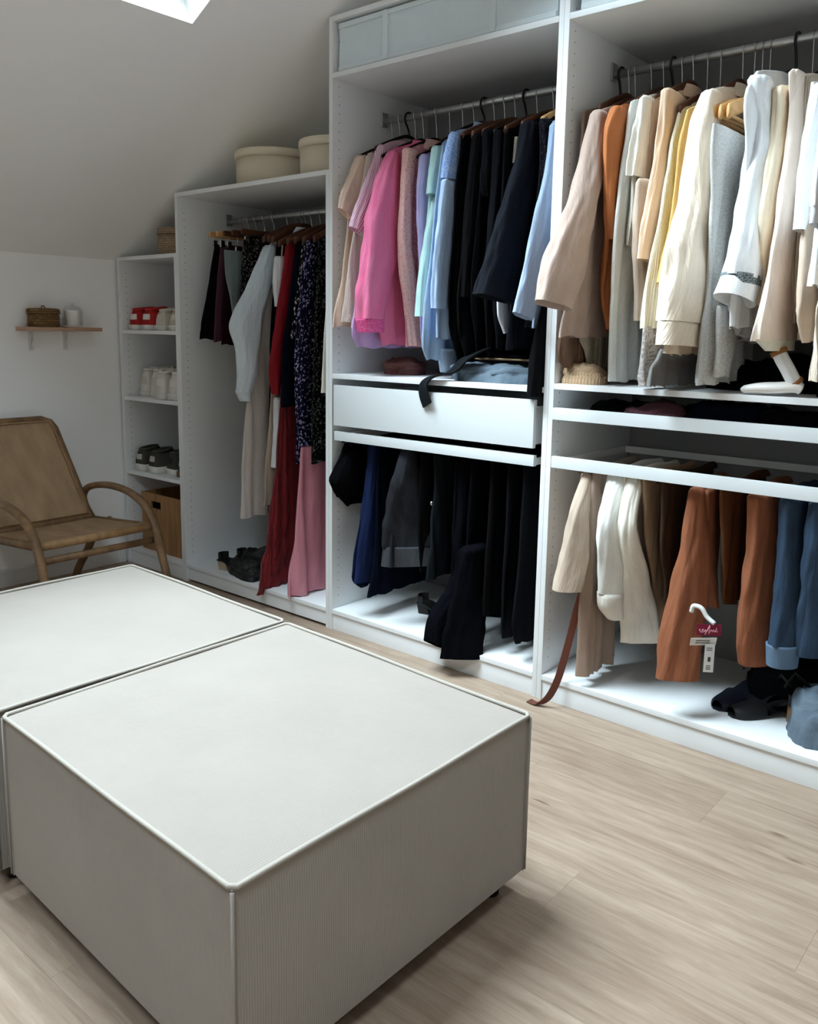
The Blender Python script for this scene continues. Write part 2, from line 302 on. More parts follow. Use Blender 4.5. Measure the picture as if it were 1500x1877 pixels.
# ---------------------------------------------------------------- helpers: meshes and objects
class MB:
    def __init__(s): s.v = []; s.f = []; s.uv = []
    def add(s, V, F, U=None):
        o = len(s.v); s.v += [tuple(map(float, p)) for p in V]; s.f += [tuple(i+o for i in f) for f in F]
        s.uv += [tuple(map(float, u)) for u in U] if U is not None else [(p[0]+p[1], p[2]) for p in V]
        return s
    def box(s, lo, hi, bev=0.0):
        bm = bmesh.new(); bmesh.ops.create_cube(bm, size=1)
        c = [(a+b)/2 for a, b in zip(lo, hi)]; d = [abs(b-a) for a, b in zip(lo, hi)]
        for v in bm.verts: v.co = Vector((c[i]+v.co[i]*d[i] for i in range(3)))
        if bev: bmesh.ops.bevel(bm, geom=bm.edges[:], offset=min(bev, min(d)*.45), segments=2, affect='EDGES', profile=.7)
        bm.verts.index_update(); s.add([v.co for v in bm.verts], [[v.index for v in f.verts] for f in bm.faces]); bm.free(); return s
    def grid(s, G, closed=False, U=None, capa=False, capb=False):
        n, m = len(G), len(G[0]); V = [p for r in G for p in r]
        F = []
        for i in range(n-1):
            for j in range(m if closed else m-1):
                k = (j+1) % m; F.append((i*m+j, i*m+k, (i+1)*m+k, (i+1)*m+j))
        if capa: F.append(tuple(range(m-1, -1, -1)))
        if capb: F.append(tuple((n-1)*m+j for j in range(m)))
        if U is None:
            U = []; L = 0
            for i in range(n):
                if i: L += math.dist(G[i][0], G[i-1][0])
                per = 0
                for j in range(m):
                    if j: per += math.dist(G[i][j], G[i][j-1])
                    U.append((per, L))
        return s.add(V, F, U)
    def tube(s, P, r, n=8, caps=True, closed=False, flat=None):
        """sweep an ellipse (r may be a list; flat=(rx,ry) ratio along the frame) along points P"""
        P = [Vector(p) for p in P]; N = len(P); rs = r if isinstance(r, (list, tuple)) else [r]*N
        T = []
        for i in range(N):
            a = P[(i-1) % N] if (closed or i) else P[0]; b = P[(i+1) % N] if (closed or i < N-1) else P[-1]
            T.append((b-a).normalized())
        up = Vector((0, 0, 1)) if abs(T[0].z) < .9 else Vector((1, 0, 0))
        x = T[0].cross(up).normalized(); G = []
        for i in range(N):
            x = (x - T[i]*x.dot(T[i])).normalized(); y = T[i].cross(x)
            fx, fy = flat if flat else (1, 1)
            G.append([P[i] + (x*math.cos(2*PI*k/n)*fx + y*math.sin(2*PI*k/n)*fy)*rs[i] for k in range(n)])
        if closed: G.append(G[0])
        return s.grid(G, True, capa=caps and not closed, capb=caps and not closed)
    def lathe(s, c, prof, n=28, ax='z'):
        G = []
        for r, z in prof: G.append([(c[0]+r*math.cos(2*PI*k/n), c[1]+r*math.sin(2*PI*k/n), c[2]+z) for k in range(n)])
        U = []; L = 0
        for i, (r, z) in enumerate(prof):
            if i: L += math.dist(prof[i], prof[i-1])
            U += [(k/n*2*PI*max(p[0] for p in prof), L) for k in range(n)]
        return s.grid(G, True, U, capa=True, capb=True)
    def obj(s, name, mat, parent=None, smooth=True, **props):
        me = bpy.data.meshes.new(name)
        org = parent_world(parent)
        me.from_pydata([(p[0]-org[0], p[1]-org[1], p[2]-org[2]) for p in s.v], [], s.f)
        ul = me.uv_layers.new(name='uv')
        idx = np.empty(len(me.loops), dtype=np.int32); me.loops.foreach_get('vertex_index', idx)
        ul.data.foreach_set('uv', np.array(s.uv, dtype=np.float32)[idx].ravel())
        if smooth: me.polygons.foreach_set('use_smooth', [True]*len(me.polygons))
        me.materials.append(M[mat] if isinstance(mat, str) else mat); me.update()
        o = bpy.data.objects.new(name, me); COL.objects.link(o)
        if parent is not None: o.parent = parent
        for k, v in props.items(): o[k] = v
        return o
def parent_world(p):
    v = Vector((0, 0, 0))
    while p is not None: v += Vector(p.location); p = p.parent
    return v
def thing(name, label, cat, loc, group=None):
    o = bpy.data.objects.new(name, None); COL.objects.link(o); o.location = loc; o.empty_display_size = .05
    o['label'] = label; o['category'] = cat
    if group: o['group'] = group
    return o
def tag(o, label, cat, group=None):
    o['label'] = label; o['category'] = cat
    if group: o['group'] = group
    return o
def at_base(o, loc):
    """move a single-mesh thing's origin to its base"""
    d = Vector(loc); o.data.transform(Matrix.Translation(-d)); o.location = d; return o
def flatsmooth(o, ang=35):
    o.data.polygons.foreach_set('use_smooth', [True]*len(o.data.polygons))
    try: o.data.set_sharp_from_angle(angle=math.radians(ang))
    except Exception: pass
    return o
def bez(pts, n=24):
    """Catmull-Rom through pts"""
    P = [Vector(p) for p in pts]; P = [2*P[0]-P[1]] + P + [2*P[-1]-P[-2]]; out = []
    k = len(P)-3; per = max(2, n//k)
    for i in range(1, k+1):
        for j in range(per):
            t = j/per; a, b, c, d = P[i-1], P[i], P[i+1], P[i+2]
            out.append(.5*((2*b)+(c-a)*t+(2*a-5*b+4*c-d)*t*t+(3*b-a-3*c+d)*t**3))
    out.append(P[-2]); return out

# ---------------------------------------------------------------- the room
def structure():
    fl = MB().box((XK-.1, YF-.1, -.12), (XR+.1, YB+.1, -.0125)).obj('floor', 'floor_base', smooth=False, kind='structure')
    PW, PL = .192, 1.28
    pm = None; k = 0
    y = YB
    while y > YF:
        off = (k*0.47) % PL; x = XK - off
        while x < XR:
            x0, x1 = max(x, XK), min(x+PL, XR)
            if x1-x0 > .04:
                if abs((x1-x0)-PL) < 1e-6:
                    if pm is None:
                        o = MB().box((0, -PW+.0003, -.012), (PL-.0003, 0, 0), .0003).obj('plank', 'oak_plank', fl, smooth=False); pm = o.data
                    else:
                        o = bpy.data.objects.new('plank', pm); COL.objects.link(o); o.parent = fl
                else:
                    o = MB().box((0, -PW+.0003, -.012), (x1-x0-.0003, 0, 0), .0003).obj('plank', 'oak_plank', fl, smooth=False)
                o.location = (x0, y, 0)
            x += PL
        y -= PW; k += 1
    def wall(name, lo, hi, mat='wall_paint'): return MB().box(lo, hi).obj(name, mat, smooth=False, kind='structure')
    wall('wall_left', (XK-.12, YF-.1, -.12), (XK, YB+.1, ceil_z(XK)+.02))
    wall('wall_right', (XR, YF-.1, -.12), (XR+.12, YB+.1, ceil_z(XR)+.02))
    # gable walls follow the slopes
    for nm, ya, yb in (('wall_back', YB, YB+.12), ('wall_front', YF-.12, YF)):
        prof = [(XK-.1, -.12), (XR+.1, -.12), (XR+.1, ceil_z(XR)), (RIDGE, ceil_z(RIDGE)+.05), (XK-.1, ceil_z(XK)+.0)]
        V = [(x, ya, z) for x, z in prof]+[(x, yb, z) for x, z in prof]; n = 5
        F = [tuple(range(n)), tuple(range(2*n-1, n-1, -1))]+[(i, i+n, (i+1) % n+n, (i+1) % n) for i in range(n)]
        MB().add(V, F).obj(nm, 'wall_paint', smooth=False, kind='structure')
    # sloped ceilings: the skylight shaft, and an added rear one for fill light
    TH = .25
    def slope(nm, xa, xb, hole, n):
        mb = MB()
        def slab(ax, bx, ay, by):
            V = []
            for d in (0, TH):
                for x, y in ((ax, ay), (bx, ay), (bx, by), (ax, by)):
                    p = Vector((x, y, ceil_z(x))) + n*d; V.append(p)
            mb.add(V, [(0, 1, 2, 3), (7, 6, 5, 4), (0, 4, 5, 1), (1, 5, 6, 2), (2, 6, 7, 3), (3, 7, 4, 0)])
        lo, hi = min(xa, xb), max(xa, xb)
        if hole is None: slab(lo, hi, YF-.1, YB+.1); return mb.obj(nm, 'ceiling_paint', smooth=False, kind='structure')
        x0, x1, y0, y1 = hole
        slab(lo, x0, YF-.1, YB+.1); slab(x1, hi, YF-.1, YB+.1); slab(x0, x1, YF-.1, y0); slab(x0, x1, y1, YB+.1)
        return mb.obj(nm, 'ceiling_paint', smooth=False, kind='structure')
    slope('ceiling', XK-.1, RIDGE, (SKY_X0, SKY_X1, SKY_Y0, SKY_Y1), nrm)
    slope('ceiling_rear', RIDGE, XR+.1, FILL_OPENING, nrm2)
    def roof_window(nm, hole, n):
        x0, x1, y0, y1 = hole; mb = MB(); w = .045
        def bar(ax, bx, ay, by, d0, d1):
            V = []
            for d in (d0, d1):
                for x, y in ((ax, ay), (bx, ay), (bx, by), (ax, by)): V.append(Vector((x, y, ceil_z(x)))+n*d)
            return V, [(0, 1, 2, 3), (7, 6, 5, 4), (0, 4, 5, 1), (1, 5, 6, 2), (2, 6, 7, 3), (3, 7, 4, 0)]
        for a in ((x0, x0+w, y0, y1), (x1-w, x1, y0, y1), (x0+w, x1-w, y0, y0+w), (x0+w, x1-w, y1-w, y1)): mb.add(*bar(*a, .21, .265))
        fr = mb.obj(nm, 'window_frame', smooth=False, kind='structure')
        MB().add(*bar(x0+w, x1-w, y0+w, y1-w, 0.232, 0.238)).obj('pane', 'window_glass', fr, smooth=False)
    roof_window('window_1', (SKY_X0, SKY_X1, SKY_Y0, SKY_Y1), nrm)
    roof_window('added_fill_window', FILL_OPENING, nrm2)  # unseen extra roof window, put in to lift the dark left side
    # baseboard of the knee wall
    V = [(XK, 0), (XK+.014, 0), (XK+.014, .075), (XK+.008, .085), (XK, .085)]
    n = 5; ya, yb = YF, -.001
    MB().add([(x, ya, z) for x, z in V]+[(x, yb, z) for x, z in V],
             [tuple(range(n)), tuple(range(2*n-1, n-1, -1))]+[(i, i+n, (i+1) % n+n, (i+1) % n) for i in range(n)]).obj('baseboard_left', 'white_trim', smooth=False, kind='structure')
structure()

# ---------------------------------------------------------------- the open wardrobe
D = .58; T = .018
def bay(x0, x1, H, label, plinth_gap=.0, shelves=(), rod=None, header=None):
    t = thing('wardrobe', label, 'wardrobe', ((x0+x1)/2, D/2, 0), 'open white wardrobe bays along the wall')
    def bd(nm, lo, hi, mat='white_board', bev=.001, **k): return flatsmooth(MB().box(lo, hi, bev).obj(nm, mat, t, **k))
    bd('side_panel', (x0+.0004, 0, 0), (x0+T, D, H)); bd('side_panel', (x1-T, 0, 0), (x1-.0004, D, H))
    a, b = x0+T+.0005, x1-T-.0005
    bd('top_panel', (a, 0, H-T), (b, D, H)); bd('bottom_panel', (a, 0, .069), (b, D, .087))
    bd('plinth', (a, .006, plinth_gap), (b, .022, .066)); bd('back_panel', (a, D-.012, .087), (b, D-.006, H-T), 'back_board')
    for z, y0 in shelves: bd('shelf', (a, y0, z-T), (b, D-.014, z))
    if header: bd('header_shelf', (a, 0, header), (b, D-.014, header+T))
    if rod:
        mb = MB().tube([(a, .29, rod), (b, .29, rod)], .0125, 14); mb.obj('clothes_rod', 'rod_metal', t)
        for xx in (a, b-.006):
            MB().box((xx, .272, rod-.02), (xx+.006, .308, rod+.035), .002).obj('rod_bracket', 'rod_metal', t)
    pm = MB()
    for xx, d in ((x0+T, 1), (x1-T, -1)):
        for yy in (.037, .50):
            z = .14
            while z < H-.06:
                c = (xx+d*.0003, yy, z); ring = [(c[0], c[1]+.0026*math.cos(2*PI*k/8), c[2]+.0026*math.sin(2*PI*k/8)) for k in range(8)]
                pm.add(ring, [tuple(range(8))]); z += .032
    pm.obj('peg_holes', 'peg_dark', t, smooth=False, kind='stuff')
    return t, a, b, bd
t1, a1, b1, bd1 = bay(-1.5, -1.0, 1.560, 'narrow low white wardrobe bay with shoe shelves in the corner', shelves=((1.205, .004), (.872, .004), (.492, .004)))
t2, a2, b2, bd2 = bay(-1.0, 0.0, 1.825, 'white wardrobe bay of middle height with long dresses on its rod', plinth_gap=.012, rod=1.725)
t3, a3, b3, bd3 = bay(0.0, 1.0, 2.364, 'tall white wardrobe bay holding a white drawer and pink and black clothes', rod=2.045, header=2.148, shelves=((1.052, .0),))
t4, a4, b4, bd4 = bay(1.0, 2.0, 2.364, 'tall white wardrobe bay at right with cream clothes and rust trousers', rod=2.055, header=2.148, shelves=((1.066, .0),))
# drawer (slightly pulled out) in the middle bay
dr = bd3('drawer', (.042, -.016, .852), (.958, .002, 1.010), 'white_edge', .0015)
MB().box((.05, .002, .862), (.062, .50, .985), .001).obj('drawer_side', 'white_board', dr, smooth=False)
MB().box((.938, .002, .862), (.95, .50, .985), .001).obj('drawer_side', 'white_board', dr, smooth=False)
MB().box((.062, .002, .862), (.938, .50, .87)).obj('drawer_base', 'white_board', dr, smooth=False)
# shallow pull-out tray and trouser racks
def rack(t, bd, x0, x1, z0, z1, n, solid):
    fr = bd('pull_out_tray' if solid else 'pull_out_rack', (x0, -.010, z0), (x1, .008, z1), 'white_edge', .0015)
    for xx in (x0+.004, x1-.016): MB().box((xx, .008, z0+.002), (xx+.012, .50, z1-.012), .001).obj('side_rail', 'white_board', fr, smooth=False)
    if solid: MB().box((x0+.016, .008, z0+.002), (x1-.016, .50, z0+.01)).obj('tray_base', 'white_board', fr, smooth=False)
    else:
        MB().box((x0+.016, .488, z0+.002), (x1-.016, .5, z1-.012), .001).obj('rear_rail', 'white_board', fr, smooth=False)
    return fr
rack(t3, bd3, .040, .960, .792, .828, 9, False)
rack(t4, bd4, 1.022, 1.978, .952, .990, 9, True)
rack(t4, bd4, 1.026, 1.976, .797, .834, 9, False)

# fabric boxes on the header shelves
def fabric_box(x0, x1, z0, z1, label, straps):
    t = thing('storage_box', label, 'storage box', ((x0+x1)/2, .28, z0), 'white fabric boxes under the wardrobe tops')
    mb = MB(); n, m = 14, 6; y0, y1 = .02, .52
    G = []
    prof = [(x0, y0), (x1, y0), (x1, y1), (x0, y1)]
    # four soft walls with slight belly
    for i in range(m+1):
        z = z0+(z1-z0)*i/m; row = []
        for k in range(4):
            p, q = prof[k], prof[(k+1) % 4]
            for j in range(n):
                s = j/n; x = p[0]+(q[0]-p[0])*s; y = p[1]+(q[1]-p[1])*s
                bel = -.006*math.sin(PI*s)*math.sin(PI*i/m)*(1 if k == 0 else 0) + .0015*math.sin(9*s+5*i)
                row.append((x, y+bel, z))
        G.append(row)
    mb.grid(G, True, capa=True, capb=True); flatsmooth(mb.obj('box_body', 'box_fabric', t), 50)
    for s in straps:
        MB().box((s-.012, y0-.012, z0+.004), (s+.012, y0-.001, z1-.004), .003).obj('strap', 'box_strap', t, smooth=False)
    for zz in (z0+.012, z1-.012):
        MB().box((x0+.002, y0-.008, zz-.008), (x1-.002, y0-.0005, zz+.008), .003).obj('edge_band', 'box_strap', t, smooth=False)
fabric_box(.035, .965, 2.168, 2.340, 'white fabric storage box at the top of the middle bay', (.27, .73))
fabric_box(1.045, 1.965, 2.168, 2.340, 'white fabric storage box at the top of the right bay, cut by the picture edge', (1.28, 1.74))

# ---------------------------------------------------------------- ottomans
def ottoman(name, label, cor, zt, zb, dome=.006):
    """cor: four top corners near, right, far, left (counter-clockwise)"""
    c = [Vector((p[0], p[1], 0)) for p in cor]; cen = sum(c, Vector())/4
    t = thing(name, label, 'ottoman', (cen.x, cen.y, 0), 'cream corduroy ottomans')
    N = 28
    def P(u, v, z): p = c[0]*(1-u)*(1-v)+c[1]*u*(1-v)+c[2]*u*v+c[3]*(1-u)*v; return Vector((p.x, p.y, z))
    G = []; U = []
    for i in range(N+1):
        row = []
        for j in range(N+1):
            u, v = i/N, j/N; e = min(u, 1-u, v, 1-v)
            z = zt - .004 + dome*(1-math.exp(-e*14)) + .0012*math.sin(7*u+3*v)*math.sin(5*v-2*u)
            q = P(u, v, z); row.append(q); U.append((v*.8, u*.8))
        G.append(row)
    MB().grid(G, False, U).obj('top_cover', 'ottoman_cord', t)
    for k in range(4):
        a, b = c[k], c[(k+1) % 4]; out = Vector((b.y-a.y, -(b.x-a.x), 0)).normalized(); G = []; U = []
        for i in range(15):
            row = []
            for j in range(29):
                s, h = j/28, i/14; p = a.lerp(b, s); z = zb+(zt-.004-zb)*h
                bul = .007*math.sin(PI*s)**.6*math.sin(PI*h)**.6 + .0018*math.sin(11*s+k)*math.sin(PI*h) - .004
                row.append((p.x+out.x*bul, p.y+out.y*bul, z)); U.append((s*(b-a).length, z))
            G.append(row)
        MB().grid(G, False, U).obj('side_panel', 'ottoman_cord', t)
        MB().tube([(a.x, a.y, zb+.004), (a.x-.001, a.y, (zt+zb)/2), (a.x, a.y, zt-.006)], .0032, 8).obj('corner_seam', 'ottoman_cord', t)
    ci = [p.lerp(cen, .03) for p in c]
    base = MB(); base.add([(p.x, p.y, zb+.002) for p in ci]+[(p.x, p.y, zb+.012) for p in ci], [(3, 2, 1, 0), (4, 5, 6, 7), (0, 1, 5, 4), (1, 2, 6, 5), (2, 3, 7, 6), (3, 0, 4, 7)])
    base.obj('base_board', 'black_cloth', t, smooth=False)
    pts = []
    for k in range(4):
        a, b = c[k], c[(k+1) % 4]
        for j in range(17):
            s = (.012, *[(q+.5)/15 for q in range(15)], .988)[j]; p = a.lerp(b, s); w = .0012*math.sin(s*9+k*2)
            pts.append((p.x, p.y, zt+w-.001))
    MB().tube(pts, .0046, 8, closed=True).obj('piping', 'piping', t)
    for k in range(4):
        p = c[k].lerp(cen, .13); MB().lathe((p.x, p.y, 0), [(.016, 0), (.018, .004), (.022, zb), (.022, zb+.004)], 16).obj('foot', 'black_plastic', t)
ottoman('ottoman', 'cream corduroy ottoman in the foreground with one corner towards the viewer',
        [(1.503, -1.676), (1.521, -.894), (.707, -.857), (.700, -1.641)], .42, .055)
ottoman('ottoman', 'cream corduroy ottoman standing behind the foreground one, before the cane chair',
        [(.672, -1.655), (.690, -.852), (-.118, -.826), (-.136, -1.622)], .42, .055)

# ---------------------------------------------------------------- cane lounge chair
def chair():
    t = thing('lounge_chair', 'low wooden lounge chair with woven cane back beside the knee wall', 'chair', (-.95, -.635, 0))
    yR, yL = -.385, -.895
    for y, n in ((yR, 0), (yL, 1)):
        arm = bez([(-1.150, y, .345), (-1.212, y, .40), (-1.226, y, .450), (-1.165, y, .496), (-1.02, y, .523), (-.866, y, .520), (-.745, y, .488), (-.680, y, .440),
                   (-.646, y, .385), (-.608, y, .285), (-.560, y, .150), (-.520, y, .0)], 60)
        N = len(arm); MB().tube(arm, [.019 if i < N*.75 else .019-.004*(i-N*.75)/(N*.25) for i in range(N)], 10, flat=(1.0, .8)).obj('arm', 'chair_wood', t)
        leg = bez([(-1.00, y, .365), (-1.12, y, .30), (-1.21, y, .19), (-1.30, y, .085), (-1.35, y, .0)], 20)
        MB().tube(leg, .018, 10, flat=(.9, 1.1)).obj('rear_leg', 'chair_wood', t)
    # seat frame
    f0, f1 = (-.665, .392), (-1.135, .352)
    pts = [(f0[0], yL+.015, f0[1]), (f0[0], yR-.015, f0[1]), (f1[0], yR-.015, f1[1]), (f1[0], yL+.015, f1[1])]
    for k in range(4):
        MB().tube([pts[k], tuple((a+b)/2 for a, b in zip(pts[k], pts[(k+1) % 4])), pts[(k+1) % 4]], .017, 10, flat=(.9, 1.0)).obj('seat_rail', 'chair_wood_light' if k == 0 else 'chair_wood', t)
    MB().tube([(-.655, yL+.005, .335), (-.655, (yL+yR)/2, .335), (-.655, yR-.005, .335)], .014, 10).obj('stretcher', 'chair_wood', t)
    G = []; U = []
    for i in range(13):
        row = []
        for j in range(13):
            s, w = i/12, j/12; x = f0[0]+(f1[0]-f0[0])*s; y = yL+.02+(yR-yL-.04)*w
            z = f0[1]+(f1[1]-f0[1])*s + .010 - .012*math.sin(PI*s)*math.sin(PI*w); row.append((x, y, z)); U.append((x, y))
        G.append(row)
    lo = [[(p[0], p[1], p[2]-.006) for p in r] for r in G]
    MB().grid(G, False, U).grid(lo[::-1], False, U).obj('seat_cane', 'cane', t)
    # reclined back
    b0, b1 = Vector((-1.115, 0, .365)), Vector((-1.432, 0, .790))
    yl, yr = yL+.03, yR-.03
    def bp(s, y, o=0):
        p = b0.lerp(b1, s); d = (b1-b0).normalized(); n = Vector((d.z, 0, -d.x)); q = p+n*(o - .02*math.sin(PI*s)*.0); return (q.x, y, q.z)
    rc = .05
    fr = [bp(0, yl), bp(0, (yl+yr)/2), bp(0, yr-.0), bp(.25, yr), bp(.5, yr), bp(.9, yr), bp(.965, yr-.012), bp(1, yr-rc), bp(1, (yl+yr)/2), bp(1, yl+rc), bp(.965, yl+.012), bp(.9, yl), bp(.5, yl), bp(.25, yl)]
    MB().tube(fr, .016, 10, closed=True).obj('back_frame', 'chair_wood', t)
    G = []; U = []
    for i in range(15):
        row = []
        for j in range(13):
            s, w = .02+.965*i/14, j/12; y = yl+.004+(yr-yl-.008)*w; row.append(bp(s, y, .004 - .010*math.sin(PI*s)*math.sin(PI*w))); U.append((s*.53, y))
        G.append(row)
    lo = [[(p[0]-.004, p[1], p[2]-.004) for p in r] for r in G]
    MB().grid(G, False, U).grid(lo[::-1], False, U).obj('back_cane', 'cane', t)
    ins = [bp(.035, yl+.012, .012), bp(.035, yr-.012, .012), bp(.5, yr-.012, .012), bp(.965, yr-.012, .012), bp(.965, yl+.012, .012), bp(.5, yl+.012, .012)]
    MB().tube(ins, .004, 6, closed=True).obj('cane_bead', 'chair_wood_light', t)
chair()

# ---------------------------------------------------------------- wall shelf with basket and glass dome
def wall_shelf():
    y0, y1, z0, z1 = -.512, -.136, 1.196, 1.214; xf = XK+.105
    t = thing('wall_shelf', 'small wooden plank shelf on brackets on the knee wall', 'shelf', (XK, (y0+y1)/2, z1))
    flatsmooth(MB().box((XK+.001, y0, z0), (xf, y1, z1), .002).obj('plank', 'shelf_wood', t))
    for y in (-.445, -.275):
        b = MB().box((XK+.001, y-.011, 1.105), (XK+.006, y+.011, z0), .001)
        b.box((XK+.006, y-.011, z0-.004), (xf-.02, y+.011, z0), .001)
        b.tube([(XK+.006, y, 1.118), (XK+.035, y, 1.150), (xf-.03, y, z0-.004)], .004, 8)
        for zz in (1.118, 1.165): b.tube([(XK+.005, y, zz), (XK+.009, y, zz)], .004, 8)
        b.obj('bracket', 'white_trim', t)
    c = (XK+.052, -.402, z1+.0005)
    t = thing('basket', 'small lidded seagrass basket on the wall shelf', 'basket', c)
    def sq(r, z, n=32):
        return [(c[0]+r*.72*math.copysign(abs(math.cos(a))**.5, math.cos(a)), c[1]+r*math.copysign(abs(math.sin(a))**.5, math.sin(a)), c[2]+z) for a in (2*PI*k/n for k in range(n))]
    MB().grid([sq(.062, 0), sq(.066, .004), sq(.066, .056), sq(.064, .058)], True, capa=True, capb=True).obj('body', 'seagrass', t)
    MB().grid([sq(.069, .0585), sq(.070, .062), sq(.069, .080), sq(.060, .085), sq(.02, .087)], True, capa=True, capb=True).obj('lid', 'seagrass', t)
    MB().tube([(c[0], c[1]-.008, c[2]+.087), (c[0], c[1]-.005, c[2]+.096), (c[0], c[1]+.005, c[2]+.096), (c[0], c[1]+.008, c[2]+.087)], .003, 8).obj('loop', 'chair_wood', t)
    c = (XK+.052, -.257, z1+.0005)
    t = thing('glass_dome', 'glass dome over a white candle at the right of the wall shelf', 'candle', c)
    MB().lathe(c, [(.046, 0), (.048, .003), (.048, .006), (.044, .008)], 28).obj('base', 'shoe_white', t)
    MB().lathe((c[0], c[1], c[2]+.0085), [(.034, 0), (.034, .068), (.031, .071), (.004, .071)], 28).obj('candle', 'candle_wax', t)
    out = [(.045, 0), (.045, .065), (.041, .079), (.028, .089), (.008, .093)]; inn = [(r-.002, z-.002 if z else 0) for r, z in out][::-1]
    G = []
    for r, z in out: G.append([(c[0]+r*math.cos(2*PI*k/28), c[1]+r*math.sin(2*PI*k/28), c[2]+.0085+z) for k in range(28)])
    MB().grid(G, True).obj('dome', 'thin_glass', t)
    MB().lathe((c[0], c[1], c[2]+.1010), [(.003, 0), (.008, .005), (.008, .010), (.003, .014)], 16).obj('knob', 'shoe_white', t)
wall_shelf()

def round_box(name, label, c, r, h, mb, ml, lid, cat, group=None):
    t = thing(name, label, cat, c, group)
    MB().lathe(c, [(r*.9, 0), (r*.96, .002), (r*.965, h-lid), (r*.93, h-lid+.001)], 40).obj('body', mb, t)
    MB().lathe((c[0], c[1], c[2]+h-lid+.0012), [(r, 0), (r, lid-.006), (r*.985, lid-.002), (r*.6, lid)], 40).obj('lid', ml, t)
round_box('hat_box', 'large round cream lidded box on top of the middle-height bay', (-.55, .20, 1.8255), .165, .150, 'hatbox_cream', 'hatbox_rim', .034, 'box', 'cream hat boxes')
round_box('hat_box', 'second round cream lidded box, half hidden by the tall bay panel', (-.165, .20, 1.8255), .15, .150, 'hatbox_cream', 'hatbox_rim', .034, 'box', 'cream hat boxes')
round_box('basket', 'pale wicker basket on top of the narrow corner bay', (-1.135, .11, 1.5605), .098, .122, 'pale_wicker', 'pale_wicker', .03, 'basket')

# slatted bamboo crate on the floor of the corner bay
def crate():
    x0, x1, y0, y1, z0, z1 = -1.41, -1.03, .035, .42, .0875, .385
    t = thing('crate', 'bamboo crate with a dark handle hole at the bottom of the corner bay', 'crate', ((x0+x1)/2, (y0+y1)/2, z0))
    n = 9; w = (x1-x0)/n
    for i in range(n):
        xa = x0+i*w
        if i in (2, 3):
            for za, zb in ((z0, z1-.075), (z1-.038, z1)): flatsmooth(MB().box((xa+.0006, y0, za), (xa+w-.0006, y0+.01, zb), .001).obj('slat', 'bamboo', t))
        else: flatsmooth(MB().box((xa+.0006, y0, z0), (xa+w-.0006, y0+.01, z1), .001).obj('slat', 'bamboo', t))
    MB().box((x0, y0+.01, z0), (x0+.01, y1, z1)).obj('side_board', 'bamboo', t, smooth=False); MB().box((x1-.01, y0+.01, z0), (x1, y1, z1)).obj('side_board', 'bamboo', t, smooth=False)
    MB().box((x0+.01, y1-.01, z0), (x1-.01, y1, z1)).obj('back_board', 'bamboo', t, smooth=False); MB().box((x0+.01, y0+.01, z0), (x1-.01, y1-.01, z0+.01)).obj('base_board', 'bamboo', t, smooth=False)
    MB().box((x0+w*2, y0+.012, z1-.085), (x0+w*4, y0+.014, z1-.03)).obj('dark_hole_sheet', 'black_cloth', t, smooth=False)  # black sheet stands in for the shade inside the crate
crate()

# ---------------------------------------------------------------- lumps of folded cloth
def lump(name, label, cat, c, size, mat, seed=0, rot=0., group=None, folds=5, parts=()):
    N, K = 20, 48; G = []
    cr, sr = math.cos(rot), math.sin(rot)
    for i in range(N+1):
        ph = PI/2*(1-i/N)**1.0; row = []
        for k in range(K):
            a = 2*PI*k/K; ca, sa = math.cos(a), math.sin(a)
            rr = 1/(abs(ca)**3.2+abs(sa)**3.2)**(1/3.2)
            h = math.sin(ph)**.55; q = math.cos(ph)**.6
            x, y = rr*q*ca*size[0]/2, rr*q*sa*size[1]/2
            nz = mnoise.noise(Vector((x*10+seed*7.3, y*10+seed, h*2)))*.9+(.35-abs(mnoise.noise(Vector((x*19+seed, y*19, h*3)))))*.9+mnoise.noise(Vector((x*45, y*45+seed, h*4)))*.25
            f = 1+.13*nz; z = size[2]*h*(.82+.40*nz*h) + .006*math.sin(folds*h*6.28)*(1-h)
            x *= f; y *= f
            row.append((c[0]+x*cr-y*sr, c[1]+x*sr+y*cr, c[2]+max(0.0003, z)))
        G.append(row)
    G = G[::-1]
    o = MB().grid(G, True, capa=False, capb=True).obj(name, mat)
    at_base(o, c); tag(o, label, cat, group)
    return o
def folded(name, label, cat, x0, x1, y0, y1, z0, layers, th, mat, seed=0, group=None):
    """folded cloth: stacked soft layers with rounded front folds, one thing with a layer part each"""
    t = thing(name, label, cat, ((x0+x1)/2, (y0+y1)/2, z0), group)
    for l in range(layers):
        N, K = 20, 18; G = []
        zb = z0+l*th+.0004; rr = random.Random(seed*31+l)
        ox, oy = rr.uniform(-.012, .012), rr.uniform(-.008, .012)
        for i in range(N+1):
            s = i/N; x = x0+(x1-x0)*s+ox; row = []
            e = min(1, min(s, 1-s)*14)**.5
            for k in range(K):
                a = 2*PI*k/K; ca, sa = math.cos(a), math.sin(a)
                y = (y0+y1)/2+oy+(y1-y0)/2*math.copysign(abs(ca)**.5, ca)*(.97+.03*e)
                nz = mnoise.noise(Vector((x*11+seed, y*9, l*3.1+seed)))
                z = zb+th*.5+(th*.49*e)*math.copysign(abs(sa)**.6, sa)*(1+.25*nz)
                y += .012*mnoise.noise(Vector((x*8, seed*3.+l, sa)))
                row.append((x, y, max(z, zb)))
            G.append(row)
        MB().grid(G, True, capa=True, capb=True).obj('layer', mat if isinstance(mat, str) else mat[l % len(mat)], t)
    return t

